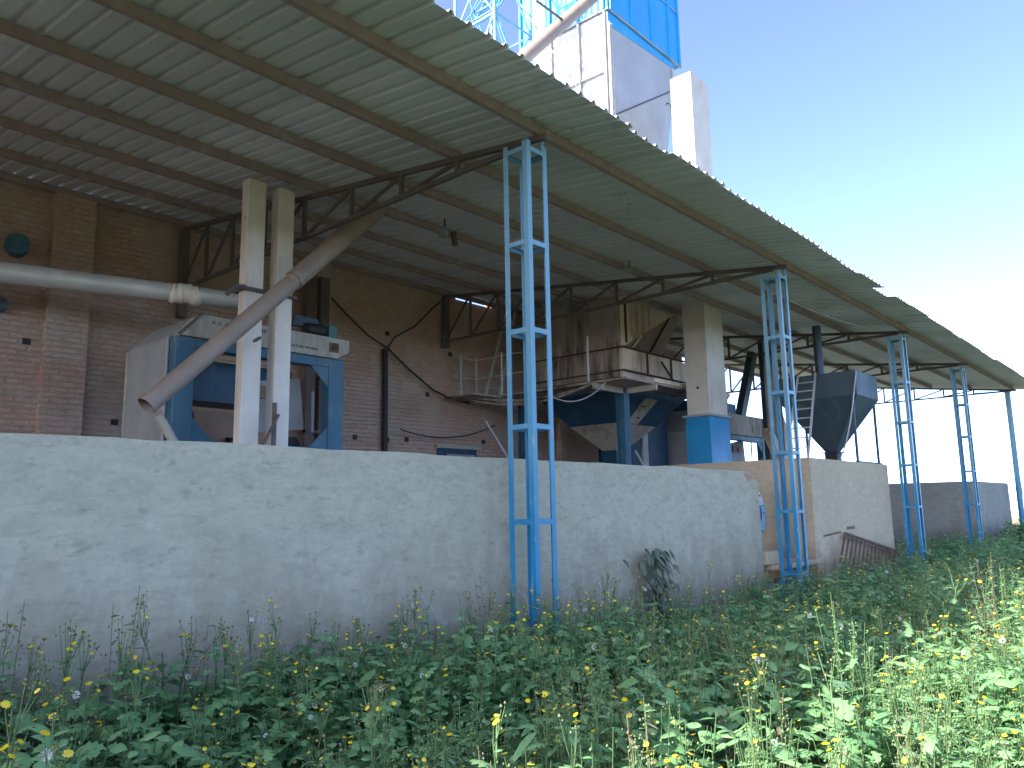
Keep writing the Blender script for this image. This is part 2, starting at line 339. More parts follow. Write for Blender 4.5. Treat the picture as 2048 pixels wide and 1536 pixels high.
# low grey wall in front of the shed, broken at its far end
wl = MB(); top = []
x = -18.0
while x < 11.1:
    top.append((x, 2.08+0.012*noise.noise(Vector((x*1.3, 0, 0)))+random.uniform(-.006, .006))); x += 0.23
top += [(11.12, 2.07), (11.13, 2.035), (11.16, 2.02), (11.155, 1.965), (11.36, 1.955), (11.375, 1.93), (11.38, 1.6), (11.40, 1.2), (11.39, 0.8), (11.41, 0.4), (11.40, -0.2)]
wl.prism([(-18, -0.2)]+top[::1], 'Y', 5.1, 5.33)
gw = thing('cement_wall', 'low grey cement plastered wall in front of the shed with a chipped far end', 'wall', (0, 5.1, 0))
wl.build('wall_body', M['cement'], gw)
bb = MB()
bb.box((10.93, 5.086, 1.99), (11.145, 5.2, 2.045)); bb.box((11.0, 5.088, 1.93), (11.15, 5.2, 1.98))
bb.build('exposed_brick', M['brick'], gw, 0.006)

# brick back wall
bwall = thing('brick_wall', 'tall dusty red brick wall along the back of the open shed', 'wall', (0, 12.28, 0))
wb = MB(); wb.box((-18, 12.28, -0.2), (12.05, 12.52, 6.412)); wb.box((12.05, 12.28, -0.2), (13.25, 12.52, 6.30)); wb.box((13.25, 12.28, -0.2), (22.3, 12.52, 6.412))
wb.build('wall_body', M['brick'], bwall)
for px0 in (-8.2, -2.2, 3.74, 8.25, 15.6): MB().box((px0, 12.12, -0.2), (px0+0.56 if px0 < 8 else px0+0.32, 12.279, 6.30)).build('pilaster', M['brick'], bwall)
for hx, hz in ((10.07, 5.19), (11.18, 4.03), (9.29, 3.01), (10.09, 3.0), (10.6, 3.03), (11.86, 5.0), (3.55, 4.05), (4.81, 2.99), (12.9, 3.1), (7.6, 5.3)):
    h = MB(); h.box((hx-0.05, 12.262, hz-0.045), (hx+0.05, 12.279, hz+0.045)); h.build('putlog_hole', M['black'], bwall)
wd = MB(); wd.box((11.45, 12.25, 2.2), (12.65, 12.279, 2.9)); wo = wd.build('window', M['dark_blue'], bwall)
MB().box((11.4, 12.2, 2.9), (12.75, 12.279, 2.98)).build('lintel', M['cement'], wo)
MB().box((11.7, 12.215, 2.25), (12.55, 12.249, 2.78)).build('shutter', M['grey_sheet'], wo)

# beige tank wall block and far grey block
def block(name, label, x0, x1, y0, y1, z, mat, capw=None):
    b = thing(name, label, 'concrete tank', (x0, y0, 0))
    o = MB(); n = 14
    o.box((x0, y0, -0.2), (x1, y1, z)); o.build('tank_wall', mat, b, 0.012)
    return b
bt_ = block('concrete_tank', 'beige cement plastered block under the dark steel hopper', 13.55, 17.93, 5.1, 8.3, 2.37, M['beige'])
MB().beam((13.9, 5.094, 1.02), (14.75, 5.094, 1.06), 0.012, 0.03).build('scrape_mark', M['rust'], bt_)
MB().beam((15.1, 5.094, 1.12), (15.5, 5.094, 1.12), 0.012, 0.05).build('scrape_mark', M['rust'], bt_)
block('concrete_tank', 'dark grey cement block at the far end of the shed by the single blue post', 25.9, 31.3, 5.1, 9.5, 2.13, M['cement_dark'])

# ------------------------------------------------------------------ shed roof: sheet, purlins, trusses
shed = thing('shed_roof', 'large sloping corrugated sheet roof on trusses over the whole shed', 'roof', (0, 4.76, 5.42))
X0, X1, RP = -18.0, 31.4, 0.2  # unseen left run lengthened, like the walls and floor, to keep sun out
prof = [(0, 0), (0.125, 0), (0.145, 0.032), (0.18, 0.032)]
rb = MB()
nsheet = int((X1-X0)/1.0)+1
x = X0; k = 0
while x < X1-0.01:
    ey = 3.85+random.uniform(-0.035, 0.035); by = 12.45+random.uniform(-0.03, 0.03)
    if 13.9 < x < 15.0: ey += 0.16
    if 15.0 < x < 15.9: ey -= 0.07
    dz = 0.0; sagz = 0.0
    pts = []
    for i in range(5):
        for dx, dzp in prof:
            pts.append((x+i*RP+dx, dzp))
    pts += [(x+5*RP+dx, dzp+0.0015) for dx, dzp in prof]+[(x+5*RP+0.22, 0.0015)]
    ysn = [ey, 4.3, 4.62, 6.5, 8.38, 8.5, 10.4, 12.2, by]
    vs = []
    for y in ysn:
        bend = -0.014*(1 if y == ey else 0)*random.uniform(0.3, 1.6)
        for (px_, pz) in pts:
            vs.append((px_, y, roof_z(y)+pz+dz+sagz+bend))
    n = len(pts)
    rb.add(vs, [(j*n+i, j*n+i+1, (j+1)*n+i+1, (j+1)*n+i) for j in range(len(ysn)-1) for i in range(n-1)])
    x += 1.0; k += 1
roofo = rb.build('roof_sheet', M['roof'], shed)
so = roofo.modifiers.new('thick', 'SOLIDIFY'); so.thickness = 0.0015; so.offset = 1
for i, y in enumerate((4.62, 5.88, 7.13, 8.38, 9.72, 11.0, 12.15)):
    p = MB(); zt = roof_z(y)-0.006
    p.add([(X0+0.1, y-0.028, zt-0.105), (X1-0.15, y-0.028, zt-0.105), (X1-0.15, y+0.028, zt-0.105), (X0+0.1, y+0.028, zt-0.105),
           (X0+0.1, y-0.028, zt-0.004), (X1-0.15, y-0.028, zt-0.004), (X1-0.15, y+0.028, zt), (X0+0.1, y+0.028, zt)],
          [(0,3,2,1),(4,5,6,7),(0,1,5,4),(1,2,6,5),(2,3,7,6),(3,0,4,7)])
    for xj in range(-12, 31, 6):
        p.box((xj+0.3*i-0.22, y-0.034, zt-0.112), (xj+0.3*i+0.22, y+0.034, zt-0.02))
    p.build('purlin', M['purlin'], shed)
TX = [5.7, 11.63, 18.23, 23.86, 31.0]
nodes = [4.76, 5.76, 6.70, 7.66, 8.70, 9.70, 10.6, 11.4, 12.2]
for i, tx in enumerate([-12.7, -6.6, -0.5]+TX):
    t = MB(); zt = lambda y: roof_z(y)-0.15
    t.beam((tx, 4.5, zt(4.5)), (tx, 12.25, zt(12.25)), 0.05, 0.06)
    t.beam((tx, 4.72, 5.235), (tx, 12.25, 5.235), 0.05, 0.05)
    for j, y in enumerate(nodes[1:]):
        t.beam((tx, y, 5.26), (tx, y, zt(y)-0.03), 0.045, 0.05, (1, 0, 0))
        yp = nodes[j]
        t.beam((tx+0.012, y-0.03, 5.26), (tx+0.012, yp+0.05, zt(yp)-0.03), 0.035, 0.04)
    t.build('truss', M['truss'], shed)
    MB().box((tx-0.06, 12.1, 4.75 if tx < 8 else 5.1 if tx < 12 else 0.15), (tx+0.06, 12.24, zt(12.2)-0.03)).build('wall_post', M['truss'], shed)

# ------------------------------------------------------------------ blue lattice columns
def ring(parent, cx, cy, s, z, bw=0.005, bh=0.048):
    o = MB(); h = s/2-0.004
    for a, b in (((-h, -h), (h, -h)), ((h, -h), (h, h)), ((h, h), (-h, h)), ((-h, h), (-h, -h))):
        d = Vector((b[0]-a[0], b[1]-a[1], 0)).normalized()*0.03
        o.beam((cx+a[0]+d.x, cy+a[1]+d.y, z), (cx+b[0]-d.x, cy+b[1]-d.y, z), bw*2, bh)
        o.beam((cx+a[0]*0.9+d.x, cy+a[1]*0.9+d.y, z+bh/2-0.003), (cx+b[0]*0.9-d.x, cy+b[1]*0.9-d.y, z+bh/2-0.003), 0.04, 0.005)
    return o.build('tie_ring', M['col_blue'], parent)
RZ = [0.56, 1.47, 2.35, 3.27, 4.14, 5.10]
def column(cx, cy, label, s=0.31):
    c = thing('lattice_column', label, 'column', (cx, cy, 0), 'blue lattice columns along the shed front')
    for sx in (-1, 1):
        for sy in (-1, 1):
            o = MB(); o.angle((cx+sx*s/2, cy+sy*s/2, -0.1), (cx+sx*s/2, cy+sy*s/2, 5.18), 0.06, 0.006, (-sx, 0, 0), (0, -sy, 0))
            o.build('leg', M['col_blue'], c)
    for z in RZ: ring(c, cx, cy, s, z)
    MB().beam((cx+0.1, cy-s/2+0.01, 5.12), (cx+0.1, cy-s/2+0.01, 5.37), 0.045, 0.012, (0, 1, 0)).build('top_cleat', M['col_blue'], c)
    return c
col1 = column(5.66, 4.76, 'nearest blue lattice column, standing in front of the grey cement wall')
for (x, lab) in ((11.70, 'second nearest blue lattice column, beside the chipped end of the grey wall'),
                 (18.23, 'blue lattice column between the beige block and the leaning rusty rack'),
                 (23.86, 'farthest blue lattice column, in front of the dark grey block')):
    c = copy_tree(col1, None, (x-5.66, 0, 0)); c['label'] = lab
pst = thing('steel_post', 'single slim blue post holding the far corner of the roof', 'post', (31.0, 4.76, 0))
MB().tube([(31.0, 4.76, -0.1), (31.0, 4.76, 2.6), (31.03, 4.76, 3.7), (31.0, 4.76, 5.2)], 0.085, 12).build('pole', M['col_blue'], pst)
MB().box((30.88, 4.64, 5.2), (31.12, 4.88, 5.215)).build('cap_plate', M['col_blue'], pst)

# ------------------------------------------------------------------ dryer tower through the roof
TXc, TYc, TXr, TYb = 13.5, 8.85, 16.35, 11.4
tw = thing('dryer_tower', 'tall blue and white sheet metal dryer tower rising through the shed roof', 'tower', (TXc, TYc, 0))
o = MB()
zA, zB = 10.05, 11.85
o.add([(TXc,TYc,6.0),(TXc,TYb,6.0),(TXr,TYb,6.0),(TXr,TYc+0.95,6.0),(TXc,TYc,zA),(TXr,TYc,zB),(TXr,TYc,12.62),(TXc,TYc,12.62),(TXc,TYb,12.62),(TXr,TYb,12.62)],
      [(0,1,8,7,4),(1,2,9,8),(2,3,5,6,9),(4,7,6,5),(0,4,5,3),(0,3,2,1)])
o.build('white_casing', M['white_sheet'], tw)
q = MB(); q.add([(TXc+.01,TYc-0.012,6.0),(TXr-.005,TYc+0.94,6.0),(TXr-.005,TYc-0.012,zB-0.02),(TXc+.01,TYc-0.012,zA-0.02)], [(0,1,2),(0,2,3)])
q.build('sloping_facet', worn('dull_facet_sheet', (0.42, 0.415, 0.40), (0.36, 0.35, 0.33), 0.3, 0.8, 0.3, 0.6), tw)  # shade of the downward-facing facet put into a sheet tone of its own
q = MB(); q.prism([(TXc,12.27),(TXr,12.45),(TXr,12.63),(TXc,12.63)], 'Y', TYc-0.012, TYc-0.001); q.build('blue_band', M['tower_blue'], tw)
o = MB(); o.box((TXc-0.03, TYc-0.03, 12.62), (TXr+0.38, TYb+0.03, 17.0)); o.build('blue_casing', M['tower_blue'], tw)
# stiffening ribs and seams
for y in (TYc+0.05, 9.62, 10.43, TYb-0.06):
    MB().box((TXc-0.075, y-0.022, 6.0), (TXc-0.001, y+0.022, 12.58)).build('rib', M['white_sheet'], tw)
    MB().box((TXc-0.105, y-0.022, 12.64), (TXc-0.031, y+0.022, 17.0)).build('rib', M['tower_blue'], tw)
for x in (TXc+0.06, 14.45, 15.35, 16.2, 16.68):
    MB().box((x-0.022, TYc-0.075, 12.64), (x+0.022, TYc-0.031, 17.0)).build('rib', M['tower_blue'], tw)
for z in (11.15, 9.1, 7.4): MB().box((TXc-0.06, TYc+0.1, z-0.015), (TXc-0.001, TYb-0.1, z+0.015)).build('seam', M['pale_steel'], tw)
for z in (12.62, 14.1, 15.6):
    q = MB(); q.box((TXc-0.055, TYc-0.02, z-0.02), (TXc-0.0305, TYb+0.04, z+0.02)); q.box((TXc-0.06, TYc-0.06, z-0.02), (TXr+0.4, TYc-0.0305, z+0.02)); q.build('seam', M['grey_sheet'] if z == 12.62 else M['lightblue_steel'], tw)
cp = MB(); cp.tube([(TXc-0.03, TYc-0.05, 6.0), (TXc-0.03, TYc-0.05, 12.28)], 0.035, 10); cp.tube([(TXc+0.06, TYc-0.05, 6.0), (TXc+0.06, TYc-0.05, 12.28)], 0.03, 10); cp.build('corner_pipe', M['pale_steel'], tw)
q = MB(); q.tube([(TXr-0.03, TYc-0.04, zB-0.1), (TXr-0.03, TYc-0.04, 12.4)], 0.025, 8); q.build('corner_pipe', M['pale_steel'], tw)
# diagonal edge trim and the round-cornered hatch on the sloping facet
tr = MB(); tr.beam((TXc, TYc-0.012, zA), (TXr, TYc-0.012, zB), 0.02, 0.02); tr.build('edge_trim', M['seam'], tw)
fa = Vector((TXc, TYc, zA)); fb = Vector((TXr, TYc, zB)); fc_ = Vector((TXr, TYc+0.95, 6.0)); fd = Vector((TXc, TYc, 6.0))
def facet(u, v, lift=0.02):
    e = fd.lerp(fc_, u); tp = fa.lerp(fb, u); nrm = (fb-fa).cross(fc_-fa).normalized()
    if nrm.y > 0: nrm = -nrm
    return e.lerp(tp, v)+nrm*lift
MB().tube([(15.47, 8.94, 10.49), (15.54, 8.93, 10.66), (15.96, 8.85, 11.33), (16.02, 8.85, 11.37), (16.29, 8.87, 11.36)], 0.022, 8).build('hatch_frame', M['seam'], tw)
MB().tube([(15.47, 8.94, 10.49), (15.56, 8.95, 10.44), (16.0, 8.99, 10.50)], 0.02, 8).build('hatch_frame', M['seam'], tw)
MB().tube([(15.90, 8.94, 10.70), (16.0, 8.91, 11.0), (16.06, 8.91, 11.0), (15.96, 8.94, 10.70), (15.90, 8.94, 10.70)], 0.012, 6).build('hatch_handle', M['seam'], tw)
# lower body inside the shed
zl, zu = 4.30, 6.0
o = MB(); o.box((TXc-0.1, TYc, zl-0.05), (TXc-0.02, TYb, zu)); o.build('side_casing', M['dark_cream'], tw)
o = MB()
A1 = (TXc-0.02, TYc-0.02, 4.86); B1 = (TXr-0.1, TYc-0.02, 6.2); D1 = (TXr-0.1, TYc+0.8, 4.86); E1 = (TXc-0.02, TYc-0.02, 6.2)
o.add([A1, B1, E1], [(0, 1, 2)]); o.build('front_casing', M['rusty_cream'], tw)
o = MB(); o.add([A1, D1, B1], [(0, 1, 2)])
o.build('sloping_panel', worn('shaded_rust_panel', (0.30, 0.22, 0.165), (0.13, 0.08, 0.055), 0.55, 1.5, 0.3, 0.7), tw)  # rust brown, darkened to paint in the shade on the slope
for u, ww in ((0.18, 0.05), (0.62, 0.06)):
    p0 = Vector(A1).lerp(Vector(D1), u); p1 = Vector(A1).lerp(Vector(B1), u+0.10)
    MB().beam(p0+Vector((0, -0.03, 0)), p1+Vector((0, -0.03, 0)), ww, 0.04).build('panel_batten', M['rusty_cream'] if u < .3 else M['seam'], tw)
o = MB(); o.box((TXc-0.1, TYc-0.10, zl+0.08), (TXr, TYc-0.021, 4.84)); o.build('front_apron', M['rusty_cream'], tw)
o = MB(); o.box((TXc-0.08, TYc-0.08, zl-0.12), (TXr, TYc-0.021, zl+0.06)); o.build('front_skirt', M['rusty_cream'], tw)
for z, d in ((4.86, 0.14), (4.37, 0.13)):
    q = MB(); q.beam((TXc-0.12, TYc-d, z), (TXr, TYc-d, z), 0.03, 0.035); q.build('flange', M['seam'], tw)
    q = MB(); q.beam((TXc-0.125, TYc-0.12, z), (TXc-0.125, TYb, z), 0.03, 0.03); q.build('flange', M['seam'], tw)
for x in (14.35, 15.35, 16.1):
    MB().box((x-0.03, TYc-0.125, 4.39), (x+0.03, TYc-0.101, 4.84)).build('stiffener', M['seam'], tw)
for y in (9.35, 9.85, 10.35, 10.85):
    MB().box((TXc-0.14, y-0.03, 4.39), (TXc-0.101, y+0.03, 4.84)).build('stiffener', M['dark_cream'], tw)
q = MB(); q.tube([(14.85, TYc-0.16, 4.72), (15.45, TYc-0.18, 4.22), (15.75, TYc-0.2, 4.05)], 0.025, 8); q.build('lever', M['seam'], tw)
q = MB(); q.box((TXc+0.15, TYc-0.001, 5.0), (TXc+0.21, TYc-0.045, 6.1)); q.build('stiffener', M['seam'], tw)
# hopper below
hx, hy = 14.95, 10.1
q = MB(); q.frustum((13.55, 8.9, 16.5, 11.35), 4.18, (14.21, 9.46, 15.76, 10.77), 3.40, (False, False)); q.build('hopper_upper', M['dark_blue'], tw)
q = MB(); q.frustum((14.21, 9.46, 15.76, 10.77), 3.398, (hx-0.18, hy-0.18, hx+0.18, hy+0.18), 2.85, (False, False)); q.build('hopper_lower', M['cream'], tw)
MB().box((hx-0.2, hy-0.2, 2.2), (hx+0.2, hy+0.2, 2.85)).build('outlet', M['dark_blue'], tw)
def hopf(u, v, lift=0.025):      # a point on the front slope of the hopper
    a = Vector((13.55, 8.9, 4.18)).lerp(Vector((16.5, 8.9, 4.18)), u); b = Vector((14.21, 9.46, 3.40)).lerp(Vector((15.76, 9.46, 3.40)), u)
    return a.lerp(b, v)+Vector((0, -lift*0.8, -lift*0.6))
q = MB(); pq = [(0.22, 0.98), (0.47, 0.98), (0.58, 0.30), (0.38, 0.30)]
q.add([hopf(u, v) for u, v in pq]+[hopf(u, v, 0.0) for u, v in pq], [(0,1,2,3),(7,6,5,4),(0,4,5,1),(1,5,6,2),(2,6,7,3),(3,7,4,0)]); hatch = q.build('inspection_hatch', M['cream'], tw)
for v in (0.5, 0.8):
    MB().tube([hopf(0.36+0.02*(1-v), v, 0.03), hopf(0.39, v, 0.07), hopf(0.42+0.02*(1-v), v, 0.03)], 0.012, 6).build('hatch_handle', M['seam'], hatch)
# legs, platform, railing
for lx, ly in ((13.38, 8.78), (16.5, 8.78), (13.38, 11.45), (16.5, 11.45)):
    q = MB(); q.box((lx-0.1, ly-0.1, 0.1), (lx+0.1, ly-0.085, 3.92)); q.box((lx-0.1, ly+0.085, 0.1), (lx+0.1, ly+0.1, 3.92)); q.box((lx-0.008, ly-0.085, 0.1), (lx+0.008, ly+0.085, 3.92))
    q.build('leg', M['cleaner_blue'], tw)
q = MB(); q.box((12.35, 8.0, 3.98), (13.36, 12.0, 4.02)); q.box((13.36, 8.0, 3.98), (16.6, 8.70, 4.02)); q.build('platform_deck', M['dark_cream'], tw)
for a, b in (((12.3, 8.72, 3.92), (13.28, 8.72, 3.92)), ((13.36, 8.64, 3.92), (13.36, 7.95, 3.92)), ((12.3, 11.3, 3.92), (13.2, 11.3, 3.92)), ((16.4, 8.64, 3.92), (16.4, 7.95, 3.92))):
    MB().beam(a, b, 0.06, 0.12).build('bracket', M['cream'], tw)
MB().beam((13.3, 7.98, 4.06), (16.6, 7.98, 4.06), 0.03, 0.08).build('toe_board', M['rusty_cream'], tw)
for p in ((12.38, 8.9), (12.38, 11.2), (12.38, 11.97), (11.9, 11.97)):
    z1 = 4.95
    MB().tube([(p[0], p[1], 4.02), (p[0], p[1], z1)], 0.024, 8).build('railing_post', M['pale_steel'], tw)
for z in (4.45, 4.88):
    MB().tube([(12.38, 10.6, z), (12.38, 11.97, z), (11.7, 12.0, z)], 0.016, 8).build('railing_bar', M['pale_steel'], tw)
q = MB(); q.box((11.5, 11.2, 3.95), (12.349, 12.1, 3.98)); q.build('platform_deck', M['dark_cream'], tw)

lad = thing('ladder', 'dim steel ladder leaning up from the dryer platform to the roof', 'ladder', (12.5, 11.9, 4.03))
a0, a1 = Vector((12.55, 11.88, 4.03)), Vector((13.36, 11.88, 6.2)); b0, b1 = a0+Vector((0.45, 0, 0)), a1+Vector((0.3, 0, 0))
for p, q_ in ((a0, a1), (b0, b1)): MB().beam(p, q_, 0.035, 0.05).build('stringer', M['pale_steel'], lad)
for i in range(1, 8): MB().tube([a0.lerp(a1, i/8), b0.lerp(b1, i/8)], 0.013, 6).build('rung', M['pale_steel'], lad)

# lattice stair mast beside the tower
ms = thing('lattice_mast', 'light blue steel lattice stair mast beside the tower above the roof', 'mast', (11.4, 10.4, 6.2))
mx0, mx1, my0, my1 = 10.85, 12.0, 9.85, 11.0
for x, y in ((mx0, my0), (mx1, my0), (mx0, my1), (mx1, my1)):
    MB().beam((x, y, roof_z(y)+0.03), (x, y, 17), 0.05, 0.05).build('leg', M['lightblue_steel'], ms); MB().box((x-0.09, y-0.09, roof_z(y)+0.02), (x+0.09, y+0.09, roof_z(y)+0.075)).build('foot_plate', M['lightblue_steel'], ms)
zz = [6.6+1.7*i for i in range(7)]
for i, z in enumerate(zz):
    q = MB()
    for a, b in (((mx0, my0), (mx1, my0)), ((mx1, my0), (mx1, my1)), ((mx1, my1), (mx0, my1)), ((mx0, my1), (mx0, my0))):
        q.beam((*a, z), (*b, z), 0.03, 0.045)
    q.build('tie', M['lightblue_steel'], ms)
    if i < len(zz)-1:
        z2 = zz[i+1]; q = MB()
        for a, b in (((mx0, my0), (mx1, my0)), ((mx1, my1), (mx0, my1)), ((mx0, my1), (mx0, my0))):
            q.beam((*a, z), (*b, z2), 0.025, 0.03); q.beam((*a, z2), (*b, z), 0.025, 0.03)
        q.build('brace', M['lightblue_steel'], ms)
        s = 1 if i % 2 else -1                        # stair flight with stringers and treads
        q = MB(); xa, xb = (mx0+0.15, mx1-0.15) if s > 0 else (mx1-0.15, mx0+0.15)
        for y in (my0+0.25, my0+0.85):
            q.beam((xa, y, z), (xb, y, z2), 0.02, 0.05); q.tube([(xa, y, z+0.7), (xb, y, z2+0.7)], 0.014, 6); q.tube([(xa, y, z+0.4), (xb, y, z2+0.4)], 0.011, 6)
        for t in range(1, 6):
            p = Vector((xa, 0, z)).lerp(Vector((xb, 0, z2)), t/6); q.box((p.x-0.09, my0+0.26, p.z-0.01), (p.x+0.09, my0+0.84, p.z+0.01))
        q.build('stair_flight', M['lightblue_steel'], ms)
wires = ((11.2, 9.8, 12.9, 13.0, 9.9, 9.6), (11.4, 10.2, 13.2, 13.2, 9.3, 10.0))
for i, wv in enumerate(wires[:1]):
    tag(MB().tube(sag((wv[0]-0.1, 10.3, 13.4), (13.38, 9.0, 9.9), 0.02), 0.02, 6).build('guy_rod', M['pale_steel']), 'pale guy rod slanting down across the sunlit tower side', 'rod')

# big elevator trunk, blue below and white above
el = thing('elevator_trunk', 'thick rectangular elevator trunk, bright blue below and stained white above', 'elevator', (14.3, 7.3, 0))
MB().box((14.27, 7.3, 0.14), (15.12, 7.86, 3.36)).build('lower_trunk', M['blue'], el, 0.012)
MB().box((14.3, 7.31, 3.40), (15.08, 7.82, 10.85)).build('upper_trunk', M['trunk_out'], el, 0.01)
MB().box((14.23, 7.26, 3.355), (15.16, 7.9, 3.405)).build('joint_flange', M['grey_sheet'], el, 0.005)
MB().tube([(14.297, 7.55, 3.95), (14.285, 7.55, 3.95)], 0.03, 10).build('bolt', M['seam'], el)

# twin white elevator legs near the left machine
te = thing('twin_elevator', 'pair of tall dusty white elevator legs standing in front of the seed cleaner', 'elevator', (5.1, 8.7, 0))
MB().box((4.87, 8.70, 0.14), (5.12, 8.86, 5.83)).build('elevator_leg', M['white_trunk'], te, 0.006)
MB().box((5.30, 8.68, 0.14), (5.53, 8.86, 5.83)).build('elevator_leg', M['white_trunk'], te, 0.006)
q = MB()
for a, b in (((4.82, 8.65, 4.36), (5.58, 8.65, 4.36)), ((4.82, 8.90, 4.36), (5.58, 8.90, 4.36)), ((4.84, 8.65, 4.36), (4.84, 8.90, 4.36)), ((5.56, 8.65, 4.36), (5.56, 8.90, 4.36))): q.beam(a, b, 0.03, 0.04)
q.build('clamp_frame', M['truss'], te)
q = MB(); q.tube([(4.84, 8.66, 4.37), (4.68, 8.6, 4.33), (4.55, 8.55, 4.2)], 0.03, 8); q.build('handle_arm', M['truss'], te)
q = MB(); q.beam((4.95, 8.55, 2.15), (5.30, 8.55, 2.8), 0.02, 0.05, (0, 1, 0)); q.build('brace', M['truss'], te)
q = MB(); q.beam((5.27, 8.60, 2.1), (5.27, 8.60, 2.95), 0.05, 0.03); q.build('brace', M['truss'], te)
MB().box((4.7, 8.5, 2.15), (5.85, 9.1, 2.22)).build('base_plate', M['rust'], te)
MB().box((4.8, 8.62, 0.14), (5.7, 9.05, 0.9)).build('boot', M['grey_sheet'], te)
mp_ = thing('steel_post', 'dark brown twin upright filling a dark recess by the brick wall right of the white elevator legs', 'post', (8.2, 12.05, 0))  # dark boxes put in for the dark recess beside the pilaster
MB().box((7.98, 12.0, 0.14), (8.14, 12.1, 5.9)).build('pole', M['truss'], mp_)
MB().box((8.25, 11.98, 0.14), (8.44, 12.1, 5.95)).build('pole', M['truss'], mp_)
MB().box((7.98, 11.97, 3.0), (8.44, 12.1, 3.05)).build('batten', M['truss'], mp_)

# diagonal spout
sp_ = thing('grain_spout', 'long dusty brown grain pipe slanting down through the roof past the white elevator legs', 'pipe', (3.5, 8.2, 0))
low = MB(); low.tube([(3.52, 8.2, 2.72), (5.35, 8.3, 4.52)], 0.106, 20, caps=False); low.tube([(3.52, 8.2, 2.72), (5.35, 8.3, 4.52)], 0.099, 20, caps=False)
dd = (Vector((5.35, 8.3, 4.52))-Vector((3.52, 8.2, 2.72))).normalized()
low.build('lower_pipe', M['pipe'], sp_)
MB().tube([(5.30, 8.3, 4.47), (6.58, 8.38, 5.74), (10.2, 8.45, 9.86), (12.75, 8.45, 12.55)], [0.122, 0.135, 0.135, 0.13], 20).build('upper_pipe', M['pipe'], sp_)
c0 = Vector((5.32, 8.3, 4.49))
MB().tube([c0-dd*0.03, c0+dd*0.02], 0.126, 20).build('joint_collar', M['pipe'], sp_)
q = MB(); q.beam((10.35, 8.35, 10.98), (11.15, 8.35, 10.98), 0.03, 0.04); q.build('bracket', M['truss'], sp_)
q = MB(); q.beam((4.7, 8.15, 3.58), (4.98, 8.5, 3.72), 0.03, 0.03); q.build('bracket', M['truss'], sp_)

# horizontal duct by the back wall
du = thing('air_duct', 'fat grey galvanised air duct running along the brick wall at the left', 'duct', (3, 11.2, 4.7))
ln = lambda t: Vector((0.9, 12.22, 4.80)).lerp(Vector((5.75, 9.85, 4.56)), t)
MB().tube([ln(0), ln(0.79)], [0.15, 0.125], 24).build('duct_pipe', M['duct'], du)
MB().tube([ln(0.85), ln(1)], [0.125, 0.105], 24).build('duct_reducer', M['duct'], du)
q = MB(); q.tube([ln(0.785+0.0055*i)+Vector((0, 0, -.01*math.sin(i*.8))) for i in range(13)], [0.130+(0.022 if i % 3 == 1 else 0.004*(i % 2)) for i in range(13)], 24); q.build('bellows', M['white_trunk'], du)
for tt in (0.15, 0.35, 0.55, 0.62): MB().tube([ln(tt), ln(tt+0.006)], 0.155-0.03*tt, 24).build('seam_band', M['duct'], du)
MB().tube([(3.33, 12.28, 5.38), (3.28, 12.05, 5.38)], 0.15, 20).build('duct_cap', M['cleaner_blue'], None).name
tag([x_ for x_ in C.objects if x_.name == 'duct_cap'][0], 'round pale blue pipe cap on the brick wall above the air duct', 'pipe cap')
tag(MB().tube([(3.18, 12.28, 4.5), (3.14, 12.1, 4.5)], 0.1, 20).build('pipe_stub', M['hopper_steel']), 'dark round pipe stub on the brick wall below the air duct', 'pipe stub')

